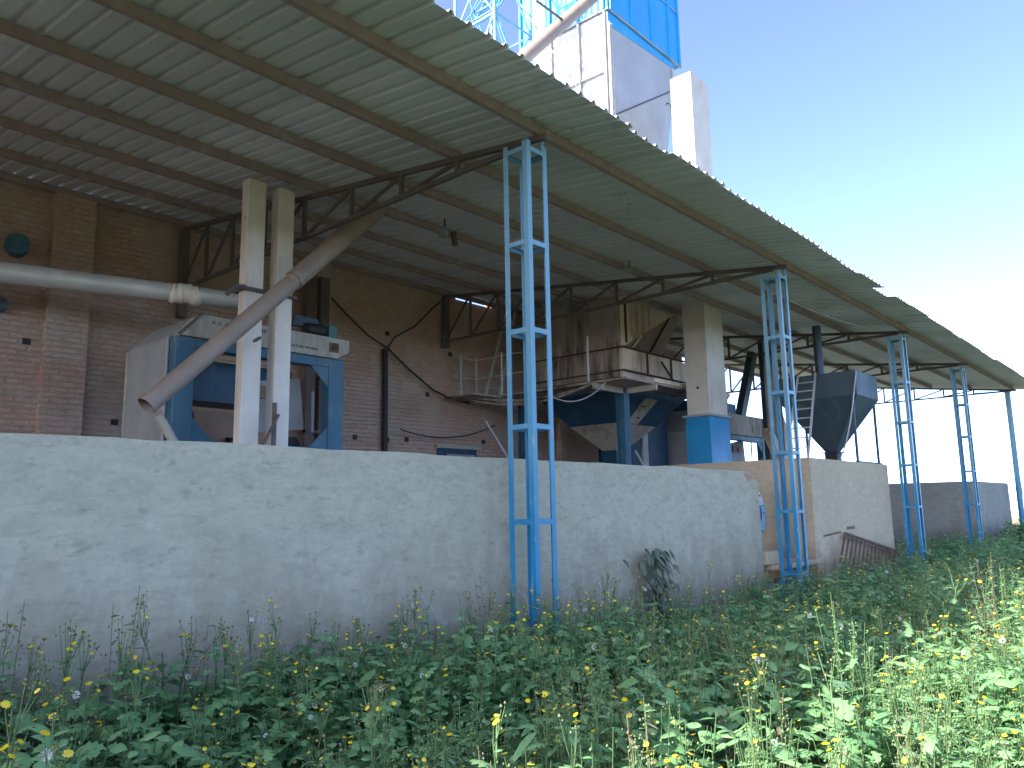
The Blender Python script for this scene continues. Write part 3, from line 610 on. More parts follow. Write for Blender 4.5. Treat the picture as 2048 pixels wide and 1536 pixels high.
# ------------------------------------------------------------------ seed cleaners
def text_mesh(s, size, loc, mat, parent, name='lettering', rot=None, width=None):
    cu = bpy.data.curves.new(name, 'FONT'); cu.body = s; cu.size = size; cu.extrude = 0.002; cu.resolution_u = 2
    to = bpy.data.objects.new(name+'_tmp', cu); C.objects.link(to)
    bpy.context.view_layer.update()
    me = bpy.data.meshes.new_from_object(to); C.objects.unlink(to); bpy.data.objects.remove(to)
    me.materials.clear(); me.materials.append(mat)
    me.name = name; o = bpy.data.objects.new(name, me); C.objects.link(o); o.parent = parent
    o.rotation_euler = rot or (R(90), 0, 0); o.location = Vector(loc)-Vector(parent.location)
    if width:
        wd_ = max(v.co.x for v in me.vertices); f = width/wd_
        for v in me.vertices: v.co.x *= f
    return o
def cleaner(loc, W, H0, H1, H2, D, label, letters=True, hoodmat='cream'):
    x0, y0 = loc; x1 = x0+W
    c = thing('seed_cleaner', label, 'machine', (x0, y0, 0))
    pw = 0.26
    MB().box((x0, y0, 0.14), (x0+pw, y0+0.18, H1)).build('post', M['cleaner_blue'], c, 0.008)
    MB().box((x1-pw, y0, 0.14), (x1, y0+0.18, H1)).build('post', M['cleaner_blue'], c, 0.008)
    MB().box((x0+pw, y0+0.003, H1-0.13), (x1-pw, y0+0.18, H1)).build('top_beam', M['cleaner_blue'], c, 0.006)
    MB().box((x0+pw, y0+0.003, H0-0.14), (x1-pw, y0+0.18, H0)).build('bottom_beam', M['cleaner_blue'], c, 0.006)
    g = 0.30
    for (gx, sx) in ((x0+pw, 1), (x1-pw, -1)):
        for (gz, sz) in ((H1-0.13, -1), (H0, 1)):
            MB().prism([(gx, gz), (gx+sx*g, gz), (gx, gz+sz*g)], 'Y', y0+0.02, y0+0.05).build('gusset', M['cleaner_blue'], c)
    MB().prism([(x0+0.03, H1+0.002), (x1-0.16, H1+0.002), (x1+0.06, H1+0.12), (x1+0.06, H2), (x0+0.30, H2)], 'Y', y0-0.05, y0+0.25).build('hood', M[hoodmat], c, 0.008)
    q = MB(); q.prism([(x0+0.30, H2), (x0+0.0, H1+0.01), (x0+0.0, H1-0.02), (x0+0.34, H2-0.03)], 'Y', y0+0.27, y0+D); q.build('sloping_top', M['grey_sheet'], c)
    MB().beam((x0+0.01, y0-0.06, H1+0.01), (x0+0.30, y0-0.06, H2+0.01), 0.03, 0.03).build('edge_trim', M['truss'], c)
    MB().box((x0-0.012, y0+0.18, 0.5), (x0+0.02, y0+D, H1-0.03)).build('side_panel', M['grey_sheet'], c)
    MB().box((x0-0.03, y0+D-0.03, 0.14), (x0+0.05, y0+D+0.03, H1-0.02)).build('post', M['cream'], c)
    MB().box((x0-0.03, y0+0.15, 0.14), (x0-0.013, y0+0.2, H1)).build('corner_trim', M['white_sheet'], c)
    # the works inside the frame
    zc = H0+(H1-H0)*0.55
    MB().box((x0+0.25, y0+0.6, zc-0.12), (x1-0.5, y0+1.2, H1-0.15)).build('sieve_box', M['dark_blue'], c)
    MB().box((x0+0.5, y0+0.45, H0+0.02), (x0+1.15, y0+0.95, H0+0.42)).build('tray_box', M['blue_box'], c)
    MB().prism([(x1-1.25, zc+0.20), (x1-0.42, zc+0.34), (x1-0.34, zc-0.42), (x1-1.25, zc-0.52)], 'Y', y0+0.5, y0+0.595).build('hopper_panel', M['grey_sheet'], c)
    MB().box((x1-1.15, y0+0.46, zc-0.02), (x1-0.66, y0+0.499, zc+0.16)).build('inlet_board', M['blue_box'], c)
    MB().tube([(x1-0.9, y0+0.445, zc+0.05), (x1-0.9, y0+0.459, zc+0.05)], 0.06, 12).build('inlet_hole', M['black'], c)
    MB().box((x0+0.36, y0+0.3, H0), (x0+0.39, y0+0.33, H0+0.55)).build('upright_rod', M['white_sheet'], c)
    MB().box((x1-0.33, y0+0.3, H0+0.25), (x1-0.30, y0+0.33, H0+0.85)).build('upright_rod', M['white_sheet'], c)
    MB().tube([(x0+0.95, y0+0.4, H0+0.02), (x0+1.25, y0+0.4, H0+0.02)], 0.09, 12).build('motor', M['black'], c)
    MB().tube([(x1-0.62, y0+0.35, H0+0.04), (x1-0.62, y0+0.5, H0+0.04)], 0.13, 16).build('pulley', M['black'], c)
    MB().box((x0+0.15, y0+0.3, 0.5), (x1-0.1, y0+D-0.1, H0-0.15)).build('lower_body', M['dark_blue'], c)
    if letters:
        text_mesh('K.S. AGRICULTURE WORKS', 0.062, (x0+0.44, y0-0.053, H1+0.205), M['text'], c, width=1.15)
        text_mesh('AGRICULTURE WORKS', 0.05, (x1-1.12, y0-0.053, H1+0.08), M['text'], c, width=0.62)
        MB().tube([(x1-0.22, y0-0.052, H1+0.16), (x1-0.22, y0-0.08, H1+0.16)], 0.045, 14).build('bearing', M['seam'], c)
        MB().box((x1-0.30, y0-0.062, H1+0.09), (x1-0.14, y0-0.051, H1+0.23)).build('bearing_plate', M['rust'], c)
    return c
cl1 = cleaner((4.36, 9.42), 2.55, 2.50, 3.81, 4.12, 1.35, 'blue framed seed cleaner with a dusty cream hood behind the white elevator legs')
q = MB(); q.tube([(4.05, 9.1, 2.75), (4.28, 9.1, 2.40), (4.45, 9.1, 2.1)], 0.055, 12); tag(q.build('discharge_pipe', M['cream']), 'short dusty cream discharge pipe at the left foot of the seed cleaner', 'pipe')
cl2 = cleaner((17.5, 9.3), 4.0, 2.6, 3.42, 3.98, 1.4, 'blue framed seed cleaner with a stained hood beyond the blue and white trunk', False, 'dark_cream')
MB().box((18.2, 9.5, 3.99), (20.1, 10.4, 4.30)).build('feed_box', M['dark_blue'], cl2)
mo = thing('electric_motor', 'small dark motor and tray on top of the left seed cleaner', 'motor', (6.6, 9.9, 4.12))
MB().tube([(6.45, 9.75, 4.28), (6.75, 9.75, 4.28)], 0.10, 14).build('motor_body', M['black'], mo)
MB().box((6.35, 9.6, 4.13), (6.85, 9.9, 4.17)).build('base_plate', M['black'], mo)
MB().box((6.80, 9.65, 4.17), (6.95, 9.85, 4.38)).build('terminal_box', M['teal'], mo)
MB().prism([(6.36, 4.36), (6.86, 4.36), (6.8, 4.52), (6.40, 4.52)], 'Y', 9.95, 10.0).build('guard_plate', M['hopper_steel'], mo)
cb = thing('control_cabinet', 'tall dark blue cabinet with a pale upright strip under the dryer platform', 'cabinet', (16.9, 9.9, 0))
MB().box((15.55, 10.0, 0.14), (17.2, 10.6, 3.75)).build('cabinet_body', M['dark_blue'], cb)
MB().box((15.98, 9.95, 0.14), (16.2, 9.999, 3.7)).build('pale_strip', M['pale_steel'], cb)

# white trunks beyond the second column
t2 = thing('twin_elevator', 'pair of thin cream elevator legs half hidden by the second blue column', 'elevator', (19.0, 8.0, 0))
MB().box((19.22, 8.0, 0.14), (19.52, 8.25, 5.8)).build('elevator_leg', M['cream'], t2, 0.006)
MB().box((19.3, 8.255, 0.14), (19.5, 8.40, 5.8)).build('elevator_leg', M['hopper_steel'], t2)  # dark box stands in for the shaded left face of the cream trunk
MB().prism([(19.62, 0.14), (19.95, 0.14), (19.95, 3.4), (19.62, 3.9)], 'Y', 8.0, 8.3).build('elevator_leg', M['cream'], t2)
q = MB(); q.beam((18.35, 7.9, 3.35), (18.95, 7.9, 2.75), 0.2, 0.2); q.build('side_chute', M['rusty_cream'], t2)
dch = thing('slanting_chute', 'dark slanting chute hanging under the roof beside the white trunk', 'chute', (20.5, 9.5, 4.0))
MB().beam((20.3, 9.5, 3.9), (21.4, 9.5, 5.9), 0.2, 0.25).build('chute_body', M['hopper_steel'], dch)

# ------------------------------------------------------------------ dark steel hopper with legs and ladder
hp_ = thing('steel_hopper', 'large dark blue steel hopper on thin legs above the beige block', 'hopper', (16.9, 5.9, 2.37))
HX0, HX1, HY0, HY1 = 16.28, 17.66, 5.08, 6.70
MB().frustum((HX0, HY0, HX1, HY1), 4.24, (HX0, HY0, HX1, HY1), 3.74, (False, False)).build('rim', M['hopper_steel'], hp_)
MB().frustum((HX0, HY0, HX1, HY1), 3.738, (16.85, 5.78, 17.05, 5.98), 2.62, (False, False)).build('cone', M['hopper_steel'], hp_)
MB().box((16.82, 5.75, 2.38), (17.08, 6.01, 2.62)).build('outlet', M['black'], hp_)
MB().box((16.76, 5.7, 2.62), (17.14, 6.06, 2.645)).build('outlet_flange', M['black'], hp_)
for x, y in ((HX0+0.02, HY0+0.1), (HX1-0.02, HY0+0.1), (HX0+0.02, HY1-0.03), (HX1-0.02, HY1-0.03)):
    MB().beam((x, y, 2.38), (x, y, 3.8), 0.045, 0.045).build('leg', M['hopper_steel'], hp_)
MB().tube([(16.9, 6.0, 4.1), (16.9, 6.0, 5.4)], 0.09, 14).build('feed_pipe', M['hopper_steel'], hp_)
MB().box((16.2, 5.12, 2.372), (17.7, 5.2, 2.40)).build('base_rail', M['hopper_steel'], hp_)
l2 = thing('ladder', 'thin steel ladder leaning against the dark steel hopper on the beige block', 'ladder', (13.9, 5.5, 2.37))
a0, a1 = Vector((14.0, 5.30, 2.38)), Vector((16.24, 5.86, 4.26)); b0, b1 = Vector((14.0, 5.72, 2.38)), Vector((16.24, 6.22, 4.26))
for p, q_ in ((a0, a1), (b0, b1)): MB().beam(p, q_, 0.035, 0.045).build('stringer', M['pale_steel'], l2)
for i in range(1, 9): MB().tube([a0.lerp(a1, i/9), b0.lerp(b1, i/9)], 0.014, 6).build('rung', M['pale_steel'], l2)
rp = MB(); rp.tube(sag((16.25, 5.05, 4.2), (15.2, 5.15, 2.40), 0.25, 16), 0.014, 6); tag(rp.build('rope', M['pale_steel']), 'thin pale rope curving down the front of the dark hopper', 'rope')

# ------------------------------------------------------------------ blower, slabs, leaning rack
bl = thing('blower', 'round blue blower housing peeking out behind the end of the grey wall', 'blower', (12.0, 5.55, 0))
def arc(a0, a1, r, n=18): return [(12.02+r*math.cos(a0+(a1-a0)*i/n), 1.44+r*math.sin(a0+(a1-a0)*i/n)) for i in range(n+1)]
MB().prism(arc(R(180), R(378), 0.46), 'Y', 5.5, 5.95).build('housing', M['blue'], bl, 0.01)
MB().prism(arc(R(18), R(180), 0.46), 'Y', 5.5, 5.95).build('upper_housing', M['pale_steel'], bl, 0.01)
MB().tube([(12.02, 5.42, 1.44), (12.02, 5.5, 1.44)], 0.16, 20).build('inlet', M['black'], bl)
for t in range(8): MB().tube([(12.02+0.4*math.cos(t*math.pi/4), 5.485, 1.44+0.4*math.sin(t*math.pi/4)), (12.02+0.4*math.cos(t*math.pi/4), 5.5, 1.44+0.4*math.sin(t*math.pi/4))], 0.014, 6).build('bolt', M['black'], bl)
MB().box((11.75, 5.55, 0.14), (12.3, 5.9, 1.02)).build('stand', M['dark_blue'], bl)
for (z, x0, x1, lab) in ((0.60, 11.6, 13.3, 'upper pale concrete slab of the steps between the grey wall and beige block'), (0.30, 11.6, 12.9, 'lower dirty concrete slab under the upper step slab')):
    tag(MB().box((x0, 4.95 if z > .5 else 4.9, z), (x1, 5.45, z+0.08)).build('concrete_slab', M['beige'] if z > .5 else M['cement_dark'], None, 0.01), lab, 'slab')
for x0, lab in ((11.62, 'short brick pier under the left end of the step slabs'), (12.72, 'short brick pier under the right end of the step slabs')):
    tag(MB().box((x0, 5.0, -0.1), (x0+0.16, 5.4, 0.298)).build('brick_pier', M['brick'], None, 0.004), lab, 'pier')
tag(MB().box((11.45, 5.05, 0.681), (11.85, 5.35, 0.88)).build('brick_stack', M['beige'], None, 0.01), 'small pale block resting on the upper step slab', 'block')
rk = thing('steel_rack', 'rusty steel rack with many thin bars leaning against the beige block', 'rack', (15.7, 4.8, 0))
tp0, tp1 = Vector((14.82, 5.04, 1.04)), Vector((18.0, 5.04, 0.54)); bt0, bt1 = Vector((13.9, 4.85, 0.58)), Vector((17.1, 4.85, 0.10))
MB().beam(tp0, tp1, 0.035, 0.035).build('top_rail', M['rust'], rk); MB().beam(bt0, bt1, 0.035, 0.035).build('bottom_rail', M['rust'], rk)
m0, m1 = tp0.lerp(bt0, 0.12), tp1.lerp(bt1, 0.12)
MB().beam(m0, m1, 0.02, 0.03).build('middle_rail', M['rust'], rk)
for i in range(16):
    a, b = tp0.lerp(tp1, i/15), bt0.lerp(bt1, i/15)
    MB().beam(a, b+Vector((0, 0, 0)), 0.035 if i in (0, 15) else 0.028, 0.02).build('bar', M['rust'], rk)

# ------------------------------------------------------------------ small things under the roof
lp = thing('hanging_lamp', 'broken white lamp shade hanging under the roof between the first two columns', 'lamp', (7.6, 7.95, 5.6))
MB().tube([(7.62, 7.98, 5.84), (7.62, 7.98, 5.66)], 0.012, 6).build('cord', M['black'], lp)
MB().tube([(7.60, 7.98, 5.70), (7.58, 7.96, 5.66), (7.56, 7.95, 5.52)], [0.02, 0.05, 0.085], 16, caps=False).build('lamp_shade', M['white_sheet'], lp)
MB().tube([(7.76, 7.95, 5.66), (7.78, 7.93, 5.46)], 0.045, 12).build('lamp_holder', M['rust'], lp)
lp2 = thing('hanging_lamp', 'small tin lamp hanging under the roof right of the first truss', 'lamp', (10.7, 7.0, 5.6))
MB().tube([(10.9, 6.9, 5.70), (10.9, 6.9, 5.58)], 0.01, 6).build('cord', M['black'], lp2)
MB().tube([(10.9, 6.9, 5.60), (10.9, 6.9, 5.55)], [0.03, 0.12], 16, caps=False).build('lamp_shade', M['grey_sheet'], lp2)
tag(MB().tube([(9.97, 12.2, 0.14), (9.97, 12.2, 3.0), (9.96, 12.2, 4.84)], 0.06, 12).build('wall_pipe', M['black']), 'dark upright pipe fixed to the brick wall', 'pipe')
def cable(pts, r, lab, mat='black'):
    tag(MB().tube(pts, r, 6).build('cable', M[mat]), lab, 'cable')
cable([(8.15, 12.15, 5.95), (8.9, 12.15, 5.42), (9.5, 12.15, 5.03), (9.96, 12.15, 4.86)], 0.018, 'black cable slanting down the brick wall from the left to the upright pipe')
cable([(9.98, 12.14, 4.86), (10.15, 12.14, 5.1), (10.7, 12.14, 5.42), (11.1, 12.14, 5.8), (11.45, 12.14, 6.12)], 0.018, 'black cable rising up the brick wall from the upright pipe to the second truss')
cable([(9.98, 12.13, 4.84), (10.5, 12.13, 4.50), (11.2, 12.13, 4.12), (11.7, 12.13, 3.98), (12.3, 12.1, 3.92)], 0.022, 'black cable falling along the brick wall to the dryer platform')
cable(sag((10.2, 12.0, 3.2), (12.9, 11.9, 3.45), 0.22), 0.014, 'thin sagging cable low on the brick wall left of the dryer')
cable(sag((11.6, 9.3, 3.75), (12.4, 8.5, 3.98), 0.25), 0.012, 'thin pale cable hanging from the front corner of the dryer platform', 'pale_steel')
for k in range(2):
    pp = sag((12.0, 11.8, 4.0-0.06*k), (12.36, 8.8, 3.97), 0.18+0.05*k)
    cable(pp, 0.022, ('upper' if k == 0 else 'lower')+' thick cable sagging along the dark side of the dryer platform', 'dark_cream')
cable(sag((12.0, 5.2, 5.2), (17.8, 5.0, 5.3), 0.12, 20), 0.006, 'thin wire hanging under the roof edge between the second and third columns', 'pale_steel')
q = MB(); q.beam((13.5, 8.6, 2.7), (14.3, 8.6, 1.9), 0.03, 0.03); tag(q.build('brace_rod', M['pale_steel']), 'thin slanting rod right of the blue dryer leg', 'rod')
q = MB(); q.beam((11.1, 10.5, 3.3), (12.2, 10.5, 2.1), 0.03, 0.03); tag(q.build('brace_rod', M['pale_steel']), 'thin slanting rod seen through the nearest blue column', 'rod')

# ------------------------------------------------------------------ far things
py = thing('power_pylon', 'distant thin steel lattice pylon at the right edge', 'pylon', (150, 23.2, 0))
for sx, sy in ((-1, -1), (1, -1), (-1, 1), (1, 1)):
    MB().beam((150+sx*1.0, 23.4+sy*0.8, 0), (150+sx*0.5, 23.4+sy*0.5, 8.6), 0.1, 0.1).build('leg', M['hopper_steel'], py)
for z in (1.5, 3, 4.6, 6, 7.2): MB().box((149.2, 22.75, z), (150.8, 24.05, z+0.1)).build('cross_frame', M['hopper_steel'], py)
for z in (6.6, 8.0): MB().beam((150, 22.0, z), (150, 24.8, z), 0.12, 0.12).build('cross_arm', M['hopper_steel'], py)
q = thing('boundary_wall', 'distant low sandy boundary wall beyond the last block', 'wall', (60, 8, 0))
MB().box((58, 8.2, -0.2), (75, 10.6, 1.45)).build('wall_body', M['beige'], q)
for i in range(4):
    tag(MB().box((62+i*0.8, 8.05-0.0*i, -0.1), (62.05+i*0.8, 8.10, 1.3)).build('fence_post', M['hopper_steel']), 'distant thin fence post at the right edge', 'post', 'distant fence posts at the right edge')

# ------------------------------------------------------------------ vegetation
class PB:                                              # triangle soup: vertices, faces, material index, tint
    def __init__(s): s.v = []; s.t = []; s.m = []; s.c = []; s.g = 0; s.gs = []
    def add(s, vs, ts, mi, tint):
        o = len(s.v); s.v += [tuple(p) for p in vs]; s.t += [(a+o, b+o, c+o) for a, b, c in ts]; s.m += [mi]*len(ts); s.c += [tint]*len(vs); s.gs += [s.g]*len(ts)
    def arrays(s): return np.array(s.v, np.float32), np.array(s.t, np.int32), np.array(s.m, np.int32), np.array(s.c, np.float32)
LEAF, STEM, PETAL, PUFF, SEED, GREY = range(6)
VM = [M['leaf'], M['stem'], M['petal'], M['puff'], M['seed'], M['grey_leaf']]
SH = {'lobed': [(0, .03), (.12, .05), (.22, .17), (.30, .07), (.42, .23), (.52, .09), (.66, .26), (.74, .12), (.82, .16), (1, 0)],
      'ovate': [(0, .02), (.12, .12), (.28, .27), (.45, .31), (.62, .25), (.80, .14), (1, 0)],
      'lance': [(0, .015), (.25, .085), (.5, .10), (.75, .07), (1, 0)],
      'heart': [(0, .10), (.08, .32), (.28, .40), (.5, .34), (.75, .18), (1, 0)]}
def leaf(pb, base, az, pitch, L, kind, droop, tint, mi=LEAF, wmul=1.0):
    d = Vector((math.cos(az)*math.cos(pitch), math.sin(az)*math.cos(pitch), math.sin(pitch)))
    side = Vector((-math.sin(az), math.cos(az), 0)); side = (side+Vector((0, 0, random.uniform(-.5, .5)))).normalized(); up = d.cross(side)*-1
    vs = []; sp = SH[kind]
    for t, wd_ in sp:
        cpt = Vector(base)+d*L*t+Vector((0, 0, -droop*L*t*t))+up*0.0
        jw = wd_*L*wmul*random.uniform(.85, 1.15)
        vs += [cpt-side*jw+up*0.25*jw, cpt, cpt+side*jw+up*0.25*jw]
    ts = []
    for i in range(len(sp)-1):
        a = i*3; b = a+3
        for k in (0, 1): ts += [(a+k, a+k+1, b+k+1), (a+k, b+k+1, b+k)]
    pb.add(vs, ts, mi, tint)
def tube3(pb, pts, r0, r1, mi, tint):
    vs = []; n = len(pts)
    for i, p in enumerate(pts):
        r = r0+(r1-r0)*i/(n-1)
        for k in range(3): vs.append((p[0]+r*math.cos(k*2.094), p[1]+r*math.sin(k*2.094), p[2]))
    ts = []
    for i in range(n-1):
        for k in range(3):
            a = i*3+k; b = i*3+(k+1) % 3; ts += [(a, b, b+3), (a, b+3, a+3)]
    pb.add(vs, ts, mi, tint)
def flower(pb, p, r, mi=PETAL, mic=STEM, tint=None):
    p = Vector(p); n = 9; tilt = Vector((random.uniform(-.7, .7), random.uniform(-.7, .7), 1)).normalized()
    a = tilt.orthogonal().normalized(); b = tilt.cross(a)
    vs = [p+tilt*r*0.35]; tint = random.random() if tint is None else tint
    for k in range(n*2):
        rr = r*(1 if k % 2 == 0 else 0.78); t = k*math.pi/n; vs.append(p+(a*math.cos(t)+b*math.sin(t))*rr+tilt*r*0.25)
    pb.add(vs, [(0, 1+k, 1+(k+1) % (n*2)) for k in range(n*2)], mi, tint)
    vs = [p-tilt*r*0.7]+[p+(a*math.cos(k*1.2566)+b*math.sin(k*1.2566))*r*0.55+tilt*r*0.22 for k in range(5)]
    pb.add(vs, [(0, 1+(k+1) % 5, 1+k) for k in range(5)], mic, 0.4)
def blob(pb, p, r, mi, tint):
    p = Vector(p); vs = [p+Vector(q)*r for q in ((1,0,0),(-1,0,0),(0,1,0),(0,-1,0),(0,0,1.2),(0,0,-1.2))]
    pb.add(vs, [(0,2,4),(2,1,4),(1,3,4),(3,0,4),(2,0,5),(1,2,5),(3,1,5),(0,3,5)], mi, tint)
def puff(pb, p, r):
    p = Vector(p); n = 26; vs = []; ts = []
    for i in range(n):
        d = Vector((random.gauss(0, 1), random.gauss(0, 1), random.gauss(0, 1))).normalized(); s = d.orthogonal().normalized()*r*0.5
        o = len(vs); t2_ = d.cross(s); vs += [p+d*r*0.3, p+d*r+s, p+d*r-s*0.5+t2_*0.9]; ts.append((o, o+1, o+2))
    pb.add(vs, ts, PUFF, random.random())
def sowthistle(H, nl, L, kind='lobed', nfl=3, tb=0.4, lean=0.12, pf=0.25, fp=0.42, bl=0.06):
    pb = PB(); lx, ly = random.uniform(-lean, lean), random.uniform(-lean, lean)
    path = [Vector((lx*H*(t/5)**1.5, ly*H*(t/5)**1.5, H*0.86*t/5)) for t in range(6)]
    def at(t): t *= 5; i = min(4, int(t)); return path[i].lerp(path[i+1], t-i)
    tube3(pb, path, 0.0055, 0.0028, STEM, random.random()*0.7)
    az = random.uniform(0, 6.28)
    for i in range(nl):
        t = (i+0.3)/nl; az += 2.4+random.uniform(-.3, .3)
        s = L*(1.25-0.65*t)*random.uniform(.75, 1.35)
        leaf(pb, at(0.03+t*0.97), az, random.uniform(0.05, 0.75)+0.2*t, s, kind, random.uniform(0.25, 0.8), min(1, max(0, tb+random.uniform(-.25, .3)+0.2*t)))
    tip = path[-1]
    for i in range(nfl):
        a = random.uniform(0, 6.28); h = random.uniform(0.02, 0.02+bl*1.4)*max(1, H); r = random.uniform(0.012, 0.05)
        q = tip+Vector((math.cos(a)*r, math.sin(a)*r, h))
        st = at(random.uniform(0.85, 1.0)); tube3(pb, [st, st.lerp(q, .5)+Vector((0, 0, -0.01)), q-Vector((0, 0, .008))], 0.002, 0.0014, STEM, 0.5)
        u = random.random()
        if u < fp: flower(pb, q, random.uniform(0.008, 0.0140)); pb.g += 1
        elif u < fp+pf*0.05: puff(pb, q, random.uniform(0.010, 0.014)); pb.g += 1
        else: blob(pb, q, random.uniform(0.004, 0.007), STEM, 0.9)
        for _ in range(random.randint(0, 2)): blob(pb, q+Vector((random.uniform(-.02, .02), random.uniform(-.02, .02), random.uniform(-.03, .0))), 0.004, STEM, 0.7)
    return pb
def goosefoot(H, tb=0.6):                              # narrow leaves and yellow-green seed spikes
    pb = PB()
    for s in range(random.randint(2, 4)):
        a = random.uniform(0, 6.28); rr = random.uniform(0.05, 0.22)*H
        path = [Vector((math.cos(a)*rr*t/4, math.sin(a)*rr*t/4, H*random.uniform(.9, 1.05)*t/4)) for t in range(5)]
        tube3(pb, path, 0.004, 0.0015, STEM, 0.5)
        for i in range(13):
            t = (i+1)/14*4; k = min(3, int(t)); p = path[k].lerp(path[k+1], t-k); az = i*2.4+random.random()
            leaf(pb, p, az, random.uniform(.1, .9), random.uniform(.035, .075)*(1.3-0.15*t), 'lance', .4, min(1, tb+random.uniform(-.3, .3)), wmul=1.3)
            if t > 2.2:
                for _ in range(2): blob(pb, p+Vector((random.uniform(-.018, .018), random.uniform(-.018, .018), random.uniform(0, .03))), random.uniform(.0035, .006), SEED, random.random())
    return pb
def lowleaf(kind, L, n, tb, top=.30):
    pb = PB()
    for i in range(n):
        az = random.uniform(0, 6.28); r = random.uniform(0, .13); h = random.uniform(0.05, top)
        p = Vector((math.cos(az)*r, math.sin(az)*r, h)); tube3(pb, [(0, 0, 0), p*0.6, p], 0.0025, 0.0015, STEM, 0.4)
        leaf(pb, p, az, random.uniform(-.1, .7), L*random.uniform(.6, 1.2), kind, random.uniform(.2, .7), min(1, max(0, tb+random.uniform(-.3, .3))))
    return pb
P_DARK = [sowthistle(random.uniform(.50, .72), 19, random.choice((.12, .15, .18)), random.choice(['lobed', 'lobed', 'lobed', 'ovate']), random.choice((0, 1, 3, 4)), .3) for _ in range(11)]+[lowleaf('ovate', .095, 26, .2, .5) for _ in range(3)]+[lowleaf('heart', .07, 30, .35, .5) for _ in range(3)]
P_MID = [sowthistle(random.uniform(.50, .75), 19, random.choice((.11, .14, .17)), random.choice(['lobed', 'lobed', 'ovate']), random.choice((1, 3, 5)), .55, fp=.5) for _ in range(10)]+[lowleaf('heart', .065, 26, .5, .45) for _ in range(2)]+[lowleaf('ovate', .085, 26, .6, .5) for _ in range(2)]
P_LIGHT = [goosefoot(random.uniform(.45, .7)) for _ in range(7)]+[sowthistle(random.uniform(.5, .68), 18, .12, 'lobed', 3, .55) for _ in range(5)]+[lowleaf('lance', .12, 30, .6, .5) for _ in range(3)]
P_FLOW = [sowthistle(random.uniform(.55, .80), 13, .12, 'lobed', random.choice((5, 7, 9)), .5, pf=.7, fp=.55) for _ in range(8)]
def dry(H):
    pb = goosefoot(H)
    pb.m = [STEM if m_ in (LEAF, SEED) else m_ for m_ in pb.m]; pb.c = [min(1, 0.9+0.1*random.random())]*len(pb.c); return pb
P_DRY = [dry(random.uniform(.5, .8)) for _ in range(3)]
allp = [[p.arrays() for p in g] for g in (P_DARK, P_MID, P_LIGHT, P_FLOW, P_DRY)]
def height_at(x, y):                                   # how tall the weeds stand: lower against the wall, see the photo
    dist = max(0, 4.9-y)
    near = np.interp(x, [0, 1.4, 4.7, 7.7, 11, 14.5, 20, 28, 40], [.96, .96, .82, .60, .60, .66, .75, .82, .88])
    op = 0.76+0.20*noise.noise(Vector((x*0.5, y*0.5, 3)))+0.16*noise.noise(Vector((x*1.4, y*1.4, 9)))
    f = min(1, dist/1.6); return (near*(1-f)+op*f)/0.66
inst = []
def scatter(n, xr, yr, ok, sc_mul=1.0):
    k = 0
    while k < n:
        x = random.uniform(*xr); y = random.uniform(*yr)
        if not ok(x, y): continue
        k += 1
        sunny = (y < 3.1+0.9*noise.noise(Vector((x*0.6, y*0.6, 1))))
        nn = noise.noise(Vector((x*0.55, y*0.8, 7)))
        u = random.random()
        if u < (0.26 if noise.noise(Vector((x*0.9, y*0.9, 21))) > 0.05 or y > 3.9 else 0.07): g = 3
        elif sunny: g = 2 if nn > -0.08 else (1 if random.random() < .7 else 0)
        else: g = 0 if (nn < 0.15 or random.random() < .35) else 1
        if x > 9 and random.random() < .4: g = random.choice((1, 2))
        if random.random() < 0.02: g = 4
        h = height_at(x, y)*random.uniform(.68, 1.15)*sc_mul
        if random.random() < 0.04: h *= 1.2
        inst.append((g, random.randrange(len(allp[g])), x, y, h, random.uniform(0, 6.28)))
def free(x, y):                                        # keep out of walls, columns and blocks
    if y > 5.02 and not (17.95 < x < 25.8 and y < 6.2): return False
    for cx in (5.66, 11.7, 18.23, 23.86):
        if abs(x-cx) < .12 and abs(y-4.76) < .12: return False
    if 11.55 < x < 13.3 and y > 4.85: return False
    return True
def wedge(r0, r1):
    def f(x, y):
        r = math.hypot(x, y); a = math.degrees(math.atan2(x, y))
        return r0 < r < r1 and 5 < a < 92 and free(x, y)
    return f
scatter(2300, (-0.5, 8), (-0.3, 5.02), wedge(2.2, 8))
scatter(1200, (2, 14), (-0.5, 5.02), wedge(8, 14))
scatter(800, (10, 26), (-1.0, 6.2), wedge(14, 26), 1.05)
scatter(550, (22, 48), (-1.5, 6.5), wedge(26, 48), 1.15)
scatter(450, (-3, 1), (2.0, 5.0), lambda x, y: math.hypot(x, y) > 2.2 and y < 4.95)
V = []; T = []; MI = []; TI = []; off = 0
for g, i, x, y, s, az in inst:
    v, t, m_, c_ = allp[g][i]; ca, sa = math.cos(az)*s, math.sin(az)*s
    vv = np.empty_like(v); vv[:, 0] = v[:, 0]*ca-v[:, 1]*sa+x; vv[:, 1] = v[:, 0]*sa+v[:, 1]*ca+y; vv[:, 2] = v[:, 2]*s-0.02
    if y > 4.3 and free(x, y) and x < 25: vv[:, 1] = np.where((vv[:, 1] > 5.08) & ((x < 11.5) | ((x > 13.4) & (x < 18))), 5.08-(vv[:, 1]-5.08)*0.5, vv[:, 1])
    V.append(vv); T.append(t+off); MI.append(m_); TI.append(np.clip(c_+rng.uniform(-.12, .12), 0, 1)); off += len(v)
